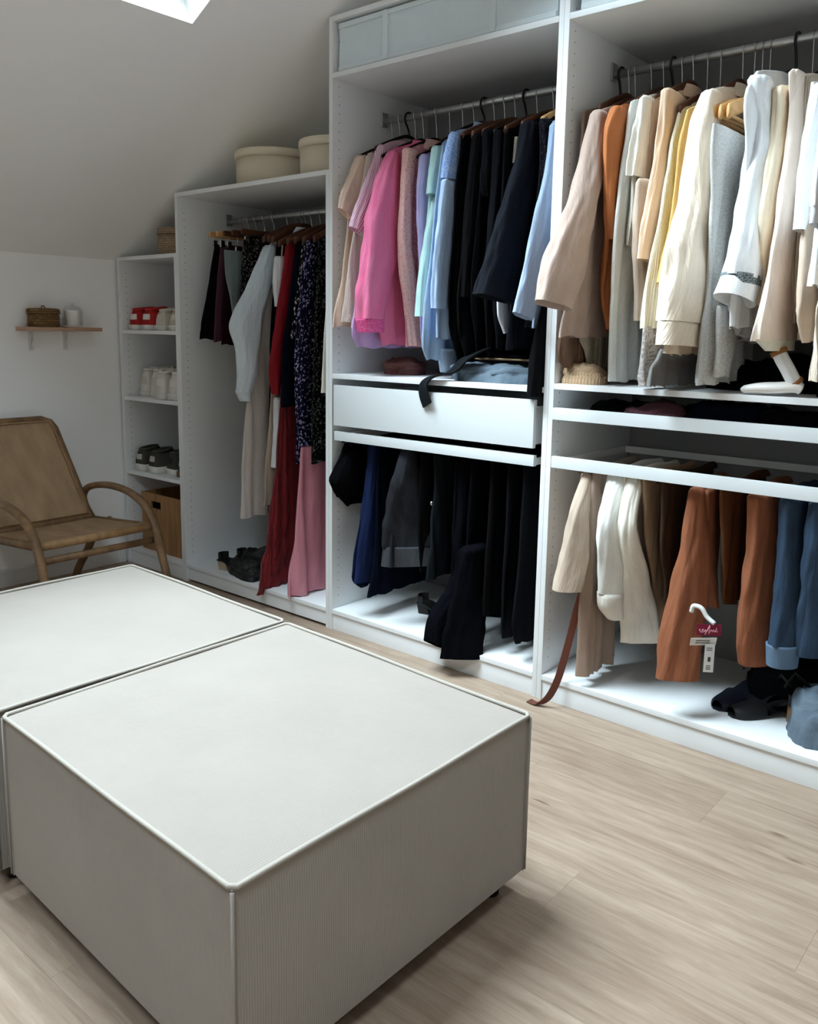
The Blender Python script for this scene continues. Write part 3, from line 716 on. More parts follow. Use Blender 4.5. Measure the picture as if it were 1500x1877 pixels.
# ---------------------------------------------------------------- garments
RODZ = {0: 1.725, 1: 2.045, 2: 2.055}
def smooth_rows(rows, n):
    R = np.array(rows, float)      # columns, z must be monotone along the rows
    s = np.concatenate([[0], np.cumsum(np.linalg.norm(np.diff(R[:, :], axis=0)[:, :3], axis=1))]); s /= s[-1]
    q = np.linspace(0, 1, n); m = np.gradient(R, s, axis=0) if len(R) > 2 else np.repeat(((R[-1]-R[0])/1.)[None], len(R), 0)
    out = np.zeros((n, R.shape[1]))
    for i, t in enumerate(q):
        k = min(np.searchsorted(s, t, side='right')-1, len(R)-2); h = s[k+1]-s[k]; u = (t-s[k])/h
        out[i] = (2*u**3-3*u*u+1)*R[k]+(u**3-2*u*u+u)*h*m[k]*.8+(-2*u**3+3*u*u)*R[k+1]+(u**3-u*u)*h*m[k+1]*.8
    return out
def body_mesh(X, rows, a, fold, lam, seed, cap, floor_z=-1):
    """flattened hanging tube: rows are (front y, back y, z) from top to hem"""
    rr = random.Random(seed); K = 64; n = max(16, int(abs(rows[0][2]-rows[-1][2])*42))
    R = smooth_rows(rows, n) if len(rows) > 1 else np.array(rows)
    ztop, zbot = R[0, 2], R[-1, 2]; f1, f2, f3 = [rr.uniform(0, 6.28) for _ in range(3)]
    G = []; U = []
    rings = []
    if cap:
        y0, y1, z = R[0]
        for i in range(5):
            s = i/5; w = s**.8
            rings.append((.29-.055+(y0-.29+.055)*w, .29+.055+(y1-.29-.055)*w, z+cap*(1-s)**.9, .45+.55*s, 0.))
    for i in range(n):
        s = (ztop-R[i, 2])/max(ztop-zbot, .01); rings.append((R[i, 0], R[i, 1], R[i, 2], 1., s))
    for y0, y1, z, ta, s in rings:
        cyy, bb = (y0+y1)/2, (y1-y0)/2; row = []
        aa = a*ta*(1 if s > 0 else .8)
        for k in range(K):
            th = 2*PI*k/K; ca, sa = math.cos(th), math.sin(th)
            y = cyy+bb*math.copysign(abs(ca)**.75, ca)
            x = aa*math.copysign(abs(sa)**.7, sa)
            A = fold*(.12+.88*max(s, 0)**.8)*min(1, max(0, (bb-.02)/.06))
            drift = mnoise.noise(Vector((X*2.2, y*2.6, z*2.0)))
            d = A*(.62*math.sin(2*PI*y/lam+drift*3.2)+.38*math.sin(2*PI*y/(lam*.47)+1.3+drift*4.5)+.6*mnoise.noise(Vector((y*13, z*4, X*3)))) + .0035*mnoise.noise(Vector((y*40, z*9, seed)))
            edge = 1-.35*abs(ca)**6
            zz = z
            if s > .97: zz += .004*math.sin(2*PI*(y-y0)/(lam*1.3)+f3)
            y += (.007*mnoise.noise(Vector((z*7, seed*2.1, sa*.6)))+.003*mnoise.noise(Vector((z*30, seed*1.1, sa))))*s
            if y+0 > -.006: zz = max(zz, floor_z)
            row.append((X+x+d*edge, y, zz)); U.append((bb*2*(th/PI if th < PI else 2-th/PI)*.8+seed*.37, z))
        G.append(row)
    return MB().grid(G, True, U, capa=bool(cap))
def sleeve_mesh(X, rows, tilt, seed, wr=1.0, yaw=(0, 0)):
    """soft tube: rows are (y, z, half x, half y) from top to cuff"""
    n = max(8, int(abs(rows[0][1]-rows[-1][1])*85)); K = 44
    R = smooth_rows(rows, n); rr = random.Random(seed); f1, f2 = rr.uniform(0, 6), rr.uniform(0, 6)
    G = []; U = []; L = 0
    for i in range(n):
        y, z, a, b = R[i]; a = max(a, .003); b = max(b, .003)
        d = R[min(i+1, n-1), :2]-R[max(i-1, 0), :2]; ang = math.atan2(d[0], -d[1])*tilt if d[1] < 0 else 0
        s = i/(n-1)
        q = yaw[0]+(yaw[1]-yaw[0])*s; cyw, syw = math.cos(q), math.sin(q)
        if i == 0 and n > 10: a *= .75; b *= .8
        L += .01 if i == 0 else math.hypot(*(R[i, :2]-R[i-1, :2])); row = []
        for k in range(K):
            th = 2*PI*k/K; ca, sa = math.cos(th), math.sin(th)
            w = 1+wr*(.06*math.sin(3*th+f1+2.5*s)+.17*mnoise.noise(Vector((ca*1.9+seed*3.1, sa*1.9, z*4.5)))+.08*mnoise.noise(Vector((ca*3.5, sa*3.5+seed, z*13+y*8)))+.03*math.sin(9*s*PI+2*th+f2)*math.sin(PI*s))
            if n <= 10: w = 1+.02*math.sin(3*th+f1)
            yy = b*math.copysign(abs(ca)**.85, ca)*w*math.cos(ang)
            xx = a*math.copysign(abs(sa)**.85, sa)*w
            row.append((X+xx*cyw+yy*syw, y+yy*cyw-xx*syw, z+b*ca*w*math.sin(ang)))
            U.append((th*max(a, b)*1.2, L))
        G.append(row)
    mb = MB().grid(G, True, U, capa=True)
    # turned-in opening so the end reads as cloth with depth
    last = G[-1]; c = Vector(np.mean(np.array(last), 0)); inn = [tuple(Vector(p).lerp(c, .12)+Vector((0, 0, .004))) for p in last]
    up = [tuple(Vector(p).lerp(c, .2)+Vector((0, 0, .02))) for p in last]
    mb.grid([last, inn, up], True, capb=True)
    return mb
def hanger(X, zs, rodz, kind, short, y0):
    nm = {'wire': 'wire_hanger', 'wood': 'wooden_hanger', 'lightwood': 'wooden_hanger', 'velvet': 'velvet_hanger', 'plastic': 'plastic_hanger', 'clip': 'clip_hanger', 'triple': 'wooden_hanger'}[kind]
    ds = {'wire': 'thin dark hanger', 'wood': 'dark wooden hanger', 'lightwood': 'light wooden hanger', 'velvet': 'black velvet hanger', 'plastic': 'hanger with thick black plastic hook', 'clip': 'wooden clip hanger', 'triple': 'light wooden hanger'}[kind]
    mt = {'wire': 'dark_velvet', 'wood': 'dark_hanger_wood', 'lightwood': 'light_hanger_wood', 'velvet': 'dark_velvet', 'plastic': 'black_plastic', 'clip': 'light_hanger_wood', 'triple': 'light_hanger_wood'}[kind]
    def one(X, zs, label, drop=.075, half=.195, bottom=False, big=1.):
        t = thing(nm, label, 'hanger', (X, .29, zs), 'clothes hangers on the rods')
        zc = min(zs+drop, rodz-.045)
        hr = .0042 if kind == 'plastic' else .0016
        pts = [(X, .29, zc-.004), (X, .29, zc+.012)]
        R_ = .0125+hr+.0012+(.008 if kind == 'plastic' else 0)
        st = [(X, .29-.5*R_, rodz-R_*1.1-.004)] if rodz-zc > .05 else []
        arc = [(X, .29-R_*math.cos(a), rodz+(-.0 if kind != 'plastic' else -.008)+R_*math.sin(a)) for a in np.linspace(-.5, PI*.86, 12)]
        MB().tube(bez(pts+st+arc, 40), hr, 6).obj('hook', 'black_plastic' if kind in ('plastic',) else 'steel', t)
        th = .006 if kind in ('wood', 'lightwood', 'triple', 'clip') else .004; hh = .015*big if th > .005 else .007
        P = bez([(X, .29-half, zs-.004), (X, .29-half*.6, zs+(zc-zs)*.42), (X, .29-.035, zc-.012), (X, .29, zc-.006), (X, .29+.035, zc-.012), (X, .29+half*.6, zs+(zc-zs)*.42), (X, .29+half, zs-.004)], 36)
        G = []
        for p in P: G.append([(p.x+th*math.cos(q), p.y, p.z+hh*math.sin(q)) for q in (2*PI*k/10 for k in range(10))])
        MB().grid(G, True, capa=True, capb=True).obj('shoulder_bar', mt, t)
        if bottom: MB().tube([(X, .29-half+.01, zs-.012), (X, .29, zs-.012), (X, .29+half-.01, zs-.012)], .005, 8).obj('trouser_bar', mt, t)
        return t
    if kind == 'clip':
        zb = rodz-.075
        t = thing(nm, ds+' above the '+short, 'hanger', (X, .29, zb), 'clothes hangers on the rods')
        R_ = .016
        arc = [(X, .29-R_*math.cos(a), rodz+R_*math.sin(a)) for a in np.linspace(-.5, PI*.86, 12)]
        MB().tube(bez([(X, .29, zb), (X, .29, zb+.03), (X, .282, rodz-.02)]+arc, 40), .0017, 6).obj('hook', 'steel', t)
        flatsmooth(MB().box((X-.007, .29-.19, zb-.018), (X+.007, .29+.19, zb+.006), .004).obj('bar', 'light_hanger_wood' if X < -.8 else 'dark_hanger_wood', t))
        for yy in (.13, .45):
            MB().box((X-.006, yy-.011, zs-.012), (X+.006, yy+.011, zs+.018), .002).obj('clip', 'steel', t, smooth=False)
            MB().tube([(X, yy, zs+.016), (X, yy, zb-.016)], .0014, 6).obj('clip_wire', 'steel', t)
        return
    if kind == 'triple':
        for i, dx in enumerate((-.040, -.018, .004)):
            one(X+dx, zs+.050, ('bare light wooden hanger with trouser bar, leftmost of three over the fluffy cardigan', 'middle one of three bare light wooden hangers over the fluffy cardigan', 'rightmost of three bare light wooden hangers over the fluffy cardigan')[i], .085, .30, True, 1.4)
        return
    one(X, zs, ds+' inside the '+short)

GARMENTS = [
 ('t_shirt','beige short-sleeved t-shirt at the left end of the middle rod','t-shirt',.065,'beige_tee','wire','beige t-shirt',[{'p':'body','k':'b','yb':0.47,'r':[(.102,.47,1.882),(.043,.47,1.645),(.003,.47,1.439),(-.038,.47,1.237)]},{'p':'sleeve','k':'s','tilt':0.8,'r':[(.102,1.878,.018,.024),(.078,1.79,.018,.045),(.033,1.694,.018,.052),(.005,1.657,.018,.034)]}]),
 ('blouse','cream lace-edged blouse hanging between the beige t-shirt and the striped shirt','blouse',.105,'cream_lace','wire','cream lace-edged blouse',[{'p':'body','k':'b','yb':0.45,'r':[(.096,.45,1.884),(.032,.45,1.601),(-.009,.45,1.437),(-.028,.45,1.249)]}]),
 ('striped_shirt','white shirt with pink stripes beside the pink denim jacket','shirt',.15,'pink_stripe','plastic','pink striped shirt',[{'p':'body','k':'b','yb':0.47,'r':[(.107,.47,1.904),(.027,.47,1.538),(-.007,.47,1.335),(-.027,.47,1.237)]},{'p':'sleeve','k':'s','tilt':0.7,'r':[(.132,1.908,.018,.031),(.085,1.783,.018,.045),(.035,1.678,.018,.047),(-.015,1.586,.018,.037)]}]),
 ('satin_camisole','lilac satin camisole showing its hem below the pink denim jacket','top',.185,'lilac','wire','lilac satin camisole',[{'p':'body','k':'b','yb':0.46,'f':0.012,'r':[(.109,.46,1.871),(.014,.46,1.535),(-.055,.46,1.273),(-.066,.46,1.197),(-.033,.46,1.157)]}]),
 ('denim_jacket','hot pink denim jacket with studded waistband','jacket',.225,'hot_pink','velvet','hot pink denim jacket',[{'p':'body','k':'b','yb':0.5,'a':0.026,'f':0.011,'r':[(.091,.5,1.881),(.035,.5,1.633),(.007,.5,1.434),(.04,.5,1.255),(.066,.5,1.17)]},{'p':'sleeve','k':'s','tilt':0.15,'r':[(.1,1.879,.024,.02),(.07,1.774,.036,.055),(.054,1.635,.036,.09),(.036,1.516,.036,.095),(.002,1.375,.036,.081),(-.017,1.264,.036,.064)]},{'p':'cuff','k':'s','tilt':0,'m':'hot_pink_dark','r':[(-.019,1.264,.037,.065),(-.012,1.216,.037,.058)]},{'p':'collar','k':'c','m':'hot_pink'}]),
 ('floral_blouse','pink ditsy floral blouse with scalloped hem right of the pink denim jacket','blouse',.29,'pink_floral','velvet','pink floral blouse',[{'p':'body','k':'b','yb':0.5,'f':0.012,'r':[(.102,.5,1.876),(.085,.5,1.536),(.109,.5,1.318),(.131,.5,1.163)]},{'p':'sleeve','k':'s','tilt':0.1,'m':'pink_floral_light','r':[(.122,1.883,.018,.036),(.101,1.733,.018,.029),(.1,1.537,.018,.035),(.14,1.339,.018,.04),(.18,1.167,.018,.045)]},{'p':'collar','k':'c','m':'pink_floral_light'}]),
 ('lavender_shirt','lavender shirt right of the pink floral blouse','shirt',.355,'lavender','wire','lavender shirt',[{'p':'body','k':'b','yb':0.48,'r':[(.118,.48,1.848),(.114,.48,1.535),(.136,.48,1.237),(.148,.48,1.156)]},{'p':'sleeve','k':'s','tilt':0.1,'r':[(.143,1.856,.018,.038),(.125,1.73,.018,.035),(.13,1.537,.018,.027),(.149,1.319,.018,.019),(.155,1.238,.017,.016)]}]),
 ('mint_shirt','pale mint shirt with rolled half sleeve','shirt',.415,'mint','wire','pale mint shirt',[{'p':'body','k':'b','yb':0.49,'r':[(.106,.49,1.869),(.084,.49,1.587),(.03,.49,1.28)]},{'p':'sleeve','k':'s','tilt':0.2,'r':[(.131,1.877,.018,.03),(.115,1.799,.018,.03),(.099,1.707,.018,.03)]},{'p':'sleeve','k':'s','tilt':0.1,'r':[(.124,1.702,.018,.022),(.105,1.589,.018,.034),(.078,1.472,.018,.034),(.062,1.355,.018,.034),(.061,1.276,.018,.038)]}]),
 ('denim_shirt','washed pale blue shirt whose rolled blue hem nearly reaches the shelf','shirt',.465,'washed_blue','wire','washed pale blue shirt',[{'p':'body','k':'b','yb':0.46,'f':0.012,'r':[(.105,.46,1.889),(.048,.46,1.524),(.018,.46,1.314),(.013,.46,1.16),(.036,.46,1.12)]},{'p':'rolled_hem','k':'s','tilt':0.3,'m':'washed_blue_dark','r':[(.174,1.159,.018,.081),(.169,1.114,.018,.074),(.159,1.072,.018,.05)]}]),
 ('gingham_shirt','light blue shirt with dotted yoke next to the black clothes','shirt',.51,'light_blue','plastic','light blue shirt',[{'p':'body','k':'b','yb':0.49,'r':[(.096,.49,1.907),(.057,.49,1.616),(.03,.49,1.314),(.034,.49,1.199)]},{'p':'yoke','k':'s','tilt':0.1,'m':'blue_dots','r':[(.115,1.907,.018,.045),(.09,1.822,.018,.048),(.078,1.747,.018,.042)]},{'p':'sleeve','k':'s','tilt':0.1,'r':[(.075,1.747,.018,.039),(.066,1.617,.018,.048),(.049,1.466,.018,.058),(.041,1.352,.018,.058),(.038,1.303,.018,.05)]},{'p':'collar','k':'c','m':'light_blue'}]),
 ('black_dress','plain black dress directly right of the light blue shirt','dress',.555,'black_a','wood','plain black dress',[{'p':'body','k':'b','yb':0.5,'f':0.012,'r':[(.093,.5,1.894),(.074,.5,1.743),(.061,.5,1.521),(.044,.5,1.314),(.079,.5,1.162),(.129,.5,1.059)]}]),
 ('black_cardigan','black cardigan with a faint sheen,second of the black clothes','cardigan',.6,'black_b','wood','black cardigan',[{'p':'body','k':'b','yb':0.5,'f':0.013,'r':[(.101,.5,1.893),(.077,.5,1.739),(.055,.5,1.518),(.032,.5,1.314),(.085,.5,1.124)]},{'p':'sleeve','k':'s','tilt':0.1,'r':[(.117,1.892,.018,.025),(.093,1.741,.018,.025),(.077,1.52,.018,.025),(.066,1.343,.018,.026)]}]),
 ('black_t_shirt','black short-sleeved top,third of the black clothes','t-shirt',.645,'black_a','wood','black short-sleeved top',[{'p':'body','k':'b','yb':0.5,'f':0.012,'r':[(.102,.5,1.894),(.078,.5,1.609),(.059,.5,1.351),(.088,.5,1.135)]},{'p':'sleeve','k':'s','tilt':0.2,'m':'black_c','r':[(.118,1.901,.018,.033),(.123,1.813,.018,.034),(.115,1.713,.018,.034),(.113,1.682,.018,.02)]}]),
 ('black_blouse','black draped blouse,fourth of the black clothes','blouse',.69,'black_b','plastic','black draped blouse',[{'p':'body','k':'b','yb':0.5,'f':0.014,'r':[(.095,.5,1.894),(.085,.5,1.606),(.067,.5,1.351),(.09,.5,1.146)]},{'p':'sleeve','k':'s','tilt':0.1,'m':'black_c','r':[(.108,1.893,.018,.019),(.101,1.733,.016,.017),(.081,1.516,.016,.018),(.072,1.369,.018,.02)]}]),
 ('silk_camisole','black silky top with an ivory label strip left of the charcoal blazer','top',.735,'black_c','wood','black silky top',[{'p':'body','k':'b','yb':0.5,'f':0.013,'r':[(.094,.5,1.892),(.085,.5,1.603),(.062,.5,1.314),(.077,.5,1.166)]},{'p':'trim_strip','k':'s','tilt':0,'m':'ivory','r':[(.148,1.873,.006,.01),(.14,1.788,.006,.01)]}]),
 ('slip','white slip whose torn hem peeks out below the charcoal blazer','slip',.765,'white_cool','none','white slip',[{'p':'body','k':'b','a':0.008,'f':0.004,'cap':0,'r':[(.036,.102,1.349),(.047,.106,1.277),(.069,.105,1.241),(.083,.113,1.219)]}]),
 ('blazer','charcoal blazer with one wide sleeve swung out of the wardrobe','blazer',.8,'charcoal','wood','charcoal blazer',[{'p':'body','k':'b','yb':0.5,'a':0.026,'f':0.008,'r':[(.099,.5,1.898),(.079,.5,1.598),(.064,.5,1.313),(.054,.5,1.168)]},{'p':'sleeve','k':'s','tilt':0.35,'m':'charcoal','r':[(.131,1.907,.03,.038),(.117,1.777,.03,.061),(.05,1.595,.03,.082),(-.002,1.452,.03,.099),(-.052,1.331,.03,.103)]},{'p':'collar','k':'c','m':'black_a'}]),
 ('lace_blouse','black lace blouse at the right end of the middle rod','top',.875,'black_lace','lightwood','black lace blouse',[{'p':'body','k':'b','yb':0.5,'f':0.014,'r':[(.084,.5,1.901),(.095,.5,1.766),(.07,.5,1.558),(.05,.5,1.242)]},{'p':'sleeve','k':'s','tilt':0.2,'r':[(.107,1.902,.018,.032),(.118,1.769,.018,.023),(.118,1.675,.018,.024)]}]),
 ('chambray_shirt','pale blue chambray shirt with one long sleeve crossing the black clothes','shirt',.93,'chambray','lightwood','pale blue chambray shirt',[{'p':'body','k':'b','yb':0.5,'r':[(.074,.5,1.885),(.069,.5,1.706),(.029,.5,1.449),(-.005,.5,1.241)]},{'p':'sleeve','k':'s','tilt':0.5,'r':[(.085,1.874,.018,.032),(.059,1.738,.018,.027),(.027,1.584,.018,.05),(-.03,1.411,.018,.054),(-.063,1.309,.018,.055),(-.081,1.274,.018,.049)]}]),
 ('black_skirt','black skirt clipped by a wooden hanger at the far left of the left rod','skirt',-.88,'black_a','clip','black skirt',[{'p':'body','k':'b','yb':0.5,'f':0.006,'cap':0,'r':[(.13,.5,1.603),(.078,.5,1.373),(.033,.5,1.169)]}]),
 ('plum_skirt','dusky plum skirt next to the black skirt','skirt',-.825,'plum','clip','plum skirt',[{'p':'body','k':'b','yb':0.5,'f':0.006,'cap':0,'r':[(.122,.5,1.599),(.089,.5,1.373),(.068,.5,1.16)]}]),
 ('burgundy_skirt','dark burgundy skirt behind the grey green trousers','skirt',-.775,'burgundy','clip','burgundy skirt',[{'p':'body','k':'b','yb':0.5,'f':0.006,'cap':0,'r':[(.117,.5,1.591),(.086,.5,1.324),(.072,.5,1.147)]}]),
 ('grey_trousers','grey green trousers folded to a point beside the burgundy skirt','trousers',-.715,'grey_green','clip','grey green trousers',[{'p':'body','k':'b','yb':0.45,'f':0.008,'cap':0,'r':[(.054,.45,1.565),(.061,.45,1.466),(.088,.45,1.323),(.107,.45,1.214)]}]),
 ('speckled_blouse','dark speckled blouse behind the pale linen dress','top',-.65,'dark_dots','clip','dark speckled blouse',[{'p':'body','k':'b','yb':0.48,'f':0.01,'r':[(.11,.48,1.608),(.086,.48,1.37),(.045,.48,1.15)]}]),
 ('linen_dress','pale grey linen dress with a wide white sleeve on the left rod','dress',-.555,'linen_grey','velvet','pale grey linen dress',[{'p':'body','k':'b','yb':0.44,'a':0.028,'f':0.009,'r':[(.172,.44,1.58),(.111,.44,1.228),(.057,.44,.989),(.023,.44,.798),(.004,.44,.604),(-.007,.44,.382)]},{'p':'sleeve','k':'s','tilt':0.1,'m':'white_blue','r':[(.172,1.585,.03,.019),(.136,1.465,.036,.051),(.079,1.345,.036,.065),(.039,1.241,.036,.079),(.041,1.133,.036,.054),(.032,1.014,.036,.042),(.009,.948,.036,.03)]},{'p':'cuff','k':'s','tilt':0.6,'m':'white_blue','r':[(.011,.953,.03,.036),(.02,.909,.029,.018)]}]),
 ('black_coat_dress','long black dress in the gap right of the pale linen dress','dress',-.5,'black_a','wood','long black dress',[{'p':'body','k':'b','yb':0.5,'f':0.008,'r':[(.175,.5,1.606),(.136,.5,1.229),(.114,.5,.795),(.104,.5,.594)]}]),
 ('beige_dress','beige dress whose hem shows left of the red dress','dress',-.465,'beige_dark','wood','beige dress',[{'p':'body','k':'b','yb':0.48,'f':0.008,'r':[(.175,.48,1.604),(.133,.48,1.229),(.083,.48,.752),(.053,.48,.441)]}]),
 ('white_dress','white dress with a black yoke and long narrow sleeve beside the red dress','dress',-.44,'white_cool','wood','white dress with black yoke',[{'p':'body','k':'b','yb':0.48,'f':0.006,'m':'black_a','r':[(.16,.48,1.601),(.137,.48,1.23),(.121,.48,.993)]},{'p':'sleeve','k':'s','tilt':0.1,'r':[(.128,1.53,.018,.027),(.117,1.415,.018,.023),(.113,1.318,.017,.011)]},{'p':'sleeve','k':'s','tilt':0.1,'r':[(.108,.926,.018,.016),(.099,.753,.018,.016),(.088,.618,.018,.016)]},{'p':'collar','k':'c','m':'white_cool'}]),
 ('red_dress','long crimson pleated dress reaching the wardrobe floor','dress',-.4,'crimson','wood','crimson pleated dress',[{'p':'body','k':'b','yb':0.42,'a':0.03,'f':0.014,'lam':0.045,'r':[(.167,.42,1.582),(.133,.42,1.23),(.098,.42,.901),(.069,.42,.639),(.029,.42,.401),(-.022,.42,.163),(-.045,.42,.064)]},{'p':'sleeve','k':'s','tilt':0.1,'m':'crimson_bright','r':[(.161,1.581,.018,.034),(.133,1.415,.018,.036),(.101,1.229,.018,.041),(.067,1.044,.018,.036),(.061,.945,.018,.015)]}]),
 ('navy_dress','navy dress overlapping the crimson dress','dress',-.345,'navy','wood','navy dress',[{'p':'body','k':'b','yb':0.46,'f':0.008,'r':[(.161,.46,1.587),(.108,.46,1.23),(.075,.46,.999),(.055,.46,.893)]},{'p':'sleeve','k':'s','tilt':0.05,'r':[(.161,1.583,.018,.019),(.125,1.322,.018,.03),(.093,1.115,.018,.036),(.086,.905,.018,.041)]}]),
 ('leaf_print_tunic','black tunic with a white leaf print next to the navy dress','top',-.3,'white_floral','wood','black tunic with white leaf print',[{'p':'body','k':'b','yb':0.46,'f':0.008,'r':[(.144,.46,1.592),(.109,.46,1.411),(.067,.46,1.18)]}]),
 ('navy_floral_dress','navy dress printed with small lilac flowers','dress',-.25,'navy_floral','wood','navy floral dress',[{'p':'body','k':'b','yb':0.47,'a':0.026,'f':0.012,'r':[(.129,.47,1.588),(.086,.47,1.231),(.07,.47,1.004),(.061,.47,.657)]},{'p':'sleeve','k':'s','tilt':0.1,'r':[(.138,1.589,.018,.03),(.114,1.411,.018,.038),(.086,1.186,.018,.037),(.076,1.004,.018,.034),(.075,.857,.018,.027)]}]),
 ('dark_floral_dress','near-black floral dress at the right end of the left rod','dress',-.185,'dark_floral','wood','near-black floral dress',[{'p':'body','k':'b','yb':0.48,'f':0.012,'r':[(.122,.48,1.589),(.097,.48,1.232),(.083,.48,.893),(.076,.48,.663)]}]),
 ('pink_skirt','long dusty pink satin skirt hanging below the floral dresses','skirt',-.215,'dusty_pink','none','dusty pink skirt',[{'p':'body','k':'b','yb':0.34,'a':0.034,'f':0.02,'lam':0.1,'cap':0,'r':[(.048,.34,.732),(.028,.34,.548),(.005,.34,.338),(-.019,.34,.176),(-.032,.34,.092)]}]),
 ('cream_tunic','cream tunic with straight hem hard against the right panel of the left bay','top',-.07,'cream','wood','cream tunic',[{'p':'body','k':'b','yb':0.48,'f':0.006,'r':[(.077,.48,1.511),(.047,.48,1.232),(.023,.48,.967)]}]),
 ('brown_jumper','brown jumper with rounded hem at the left end of the right rod','jumper',1.05,'brown_knit','plastic','brown jumper',[{'p':'body','k':'b','yb':0.44,'a':0.022,'r':[(.051,.44,1.892),(.021,.44,1.575),(-.019,.44,1.242),(-.024,.44,1.15),(.005,.44,1.121)]}]),
 ('wool_coat','taupe wool coat with one sleeve swung over the panel edge','coat',1.1,'taupe','wood','taupe wool coat',[{'p':'body','k':'b','yb':0.44,'a':0.026,'f':0.01,'r':[(.061,.44,1.891),(.035,.44,1.685),(-.01,.44,1.52),(-.075,.44,1.371),(-.113,.44,1.214)]},{'p':'sleeve','k':'s','tilt':0.35,'r':[(.041,1.881,.021,.029),(.013,1.761,.03,.041),(-.019,1.646,.037,.05),(-.077,1.53,.04,.068),(-.135,1.415,.04,.089),(-.189,1.304,.04,.081)]},{'p':'collar','k':'c','m':'taupe'}]),
 ('knit_skirt','grey beige knitted dress showing below the wool coat','dress',1.078,'oat_knit','wood','grey beige knitted dress',[{'p':'body','k':'b','yb':0.44,'r':[(.144,.44,1.906),(.101,.44,1.414),(.054,.44,1.21),(.089,.44,1.141),(.134,.44,1.062)]}]),
 ('rust_jacket','burnt orange jacket between the wool coat and the pale grey shirt dress','jacket',1.155,'rust','wood','burnt orange jacket',[{'p':'body','k':'b','yb':0.46,'a':0.024,'r':[(.072,.46,1.895),(.029,.46,1.726),(.029,.46,1.537),(.04,.46,1.376),(.071,.46,1.235)]},{'p':'sleeve','k':'s','tilt':0.1,'r':[(.055,1.888,.018,.03),(.035,1.82,.018,.049),(.036,1.711,.018,.047),(.041,1.586,.018,.031),(.054,1.507,.015,.022)]}]),
 ('shirt_dress','long pale grey shirt dress with a raw hem near the shelf','dress',1.195,'pale_grey','wood','pale grey shirt dress',[{'p':'body','k':'b','yb':0.42,'a':0.024,'f':0.012,'r':[(.075,.42,1.905),(.034,.42,1.722),(.011,.42,1.564),(.005,.42,1.405),(.009,.42,1.244),(.021,.42,1.079)]}]),
 ('white_tee','off-white t-shirt with a wide short sleeve showing its beige inside','t-shirt',1.225,'off_white','plastic','off-white t-shirt',[{'p':'body','k':'b','yb':0.44,'r':[(.077,.44,1.907),(.043,.44,1.674),(.056,.44,1.487)]},{'p':'sleeve','k':'s','tilt':0.15,'r':[(.117,1.912,.018,.07),(.103,1.823,.018,.082),(.088,1.743,.018,.082),(.075,1.678,.018,.077)]}]),
 ('beige_cardigan','beige thin cardigan with a long narrow sleeve under the off-white t-shirt','cardigan',1.255,'sand','wood','beige thin cardigan',[{'p':'body','k':'b','yb':0.44,'r':[(.086,.44,1.904),(.067,.44,1.566),(.072,.44,1.311)]},{'p':'sleeve','k':'s','tilt':0.05,'r':[(.034,1.67,.018,.03),(.027,1.561,.018,.03),(.034,1.468,.018,.028),(.058,1.359,.017,.027),(.067,1.265,.018,.028)]}]),
 ('peach_shirt','pale peach shirt with a half sleeve','shirt',1.29,'peach','wood','pale peach shirt',[{'p':'body','k':'b','yb':0.44,'r':[(.074,.44,1.911),(.054,.44,1.562),(.063,.44,1.374)]},{'p':'sleeve','k':'s','tilt':0.25,'r':[(.126,1.922,.018,.076),(.104,1.799,.018,.06),(.076,1.657,.018,.055),(.033,1.529,.018,.056),(.015,1.437,.018,.049)]},{'p':'collar','k':'c','m':'peach'}]),
 ('cable_cardigan','ivory cable knit cardigan ending in a grey lace hem','cardigan',1.335,'ivory_knit','wood','ivory cable knit cardigan',[{'p':'body','k':'b','yb':0.42,'a':0.026,'f':0.014,'r':[(.098,.42,1.867),(.064,.42,1.772),(.03,.42,1.647),(-.009,.42,1.492),(-.038,.42,1.338),(-.05,.42,1.245)]},{'p':'lace_hem','k':'b','a':0.02,'m':'grey_lace','cap':0,'r':[(-.051,.304,1.248),(-.05,.284,1.167),(-.038,.029,1.079)]}]),
 ('mustard_sweater','mustard yellow sweater glimpsed behind the cream jacket','top',1.375,'mustard','wood','mustard yellow sweater',[{'p':'body','k':'b','yb':0.42,'r':[(.066,.42,1.855),(.02,.42,1.759),(.01,.42,1.64),(-.008,.42,1.519),(-.051,.42,1.367)]}]),
 ('grey_skirt','dark grey skirt hanging under the cream jacket','skirt',1.395,'mid_grey','none','dark grey skirt',[{'p':'body','k':'b','yb':0.36,'a':0.02,'cap':0,'r':[(-.062,.36,1.185),(-.111,.36,1.125),(-.125,.36,1.08)]}]),
 ('cream_jacket','large cream sweatshirt with a deep cuffed sleeve','sweatshirt',1.44,'cream_cotton','wood','large cream sweatshirt',[{'p':'body','k':'b','yb':0.4,'a':0.03,'f':0.012,'r':[(.044,.4,1.89),(.033,.4,1.696),(-.027,.4,1.47),(-.104,.4,1.26),(-.126,.4,1.171)]},{'p':'sleeve','k':'s','tilt':0.12,'r':[(.049,1.885,.022,.041),(.007,1.792,.031,.057),(-.005,1.69,.036,.066),(-.011,1.574,.043,.078),(-.025,1.455,.045,.115),(-.033,1.351,.045,.131),(-.067,1.258,.045,.114)]},{'p':'cuff','k':'s','tilt':0.12,'m':'cream_cotton','r':[(-.067,1.258,.046,.111),(-.088,1.195,.046,.09)]},{'p':'collar','k':'c','m':'cream_cotton'}]),
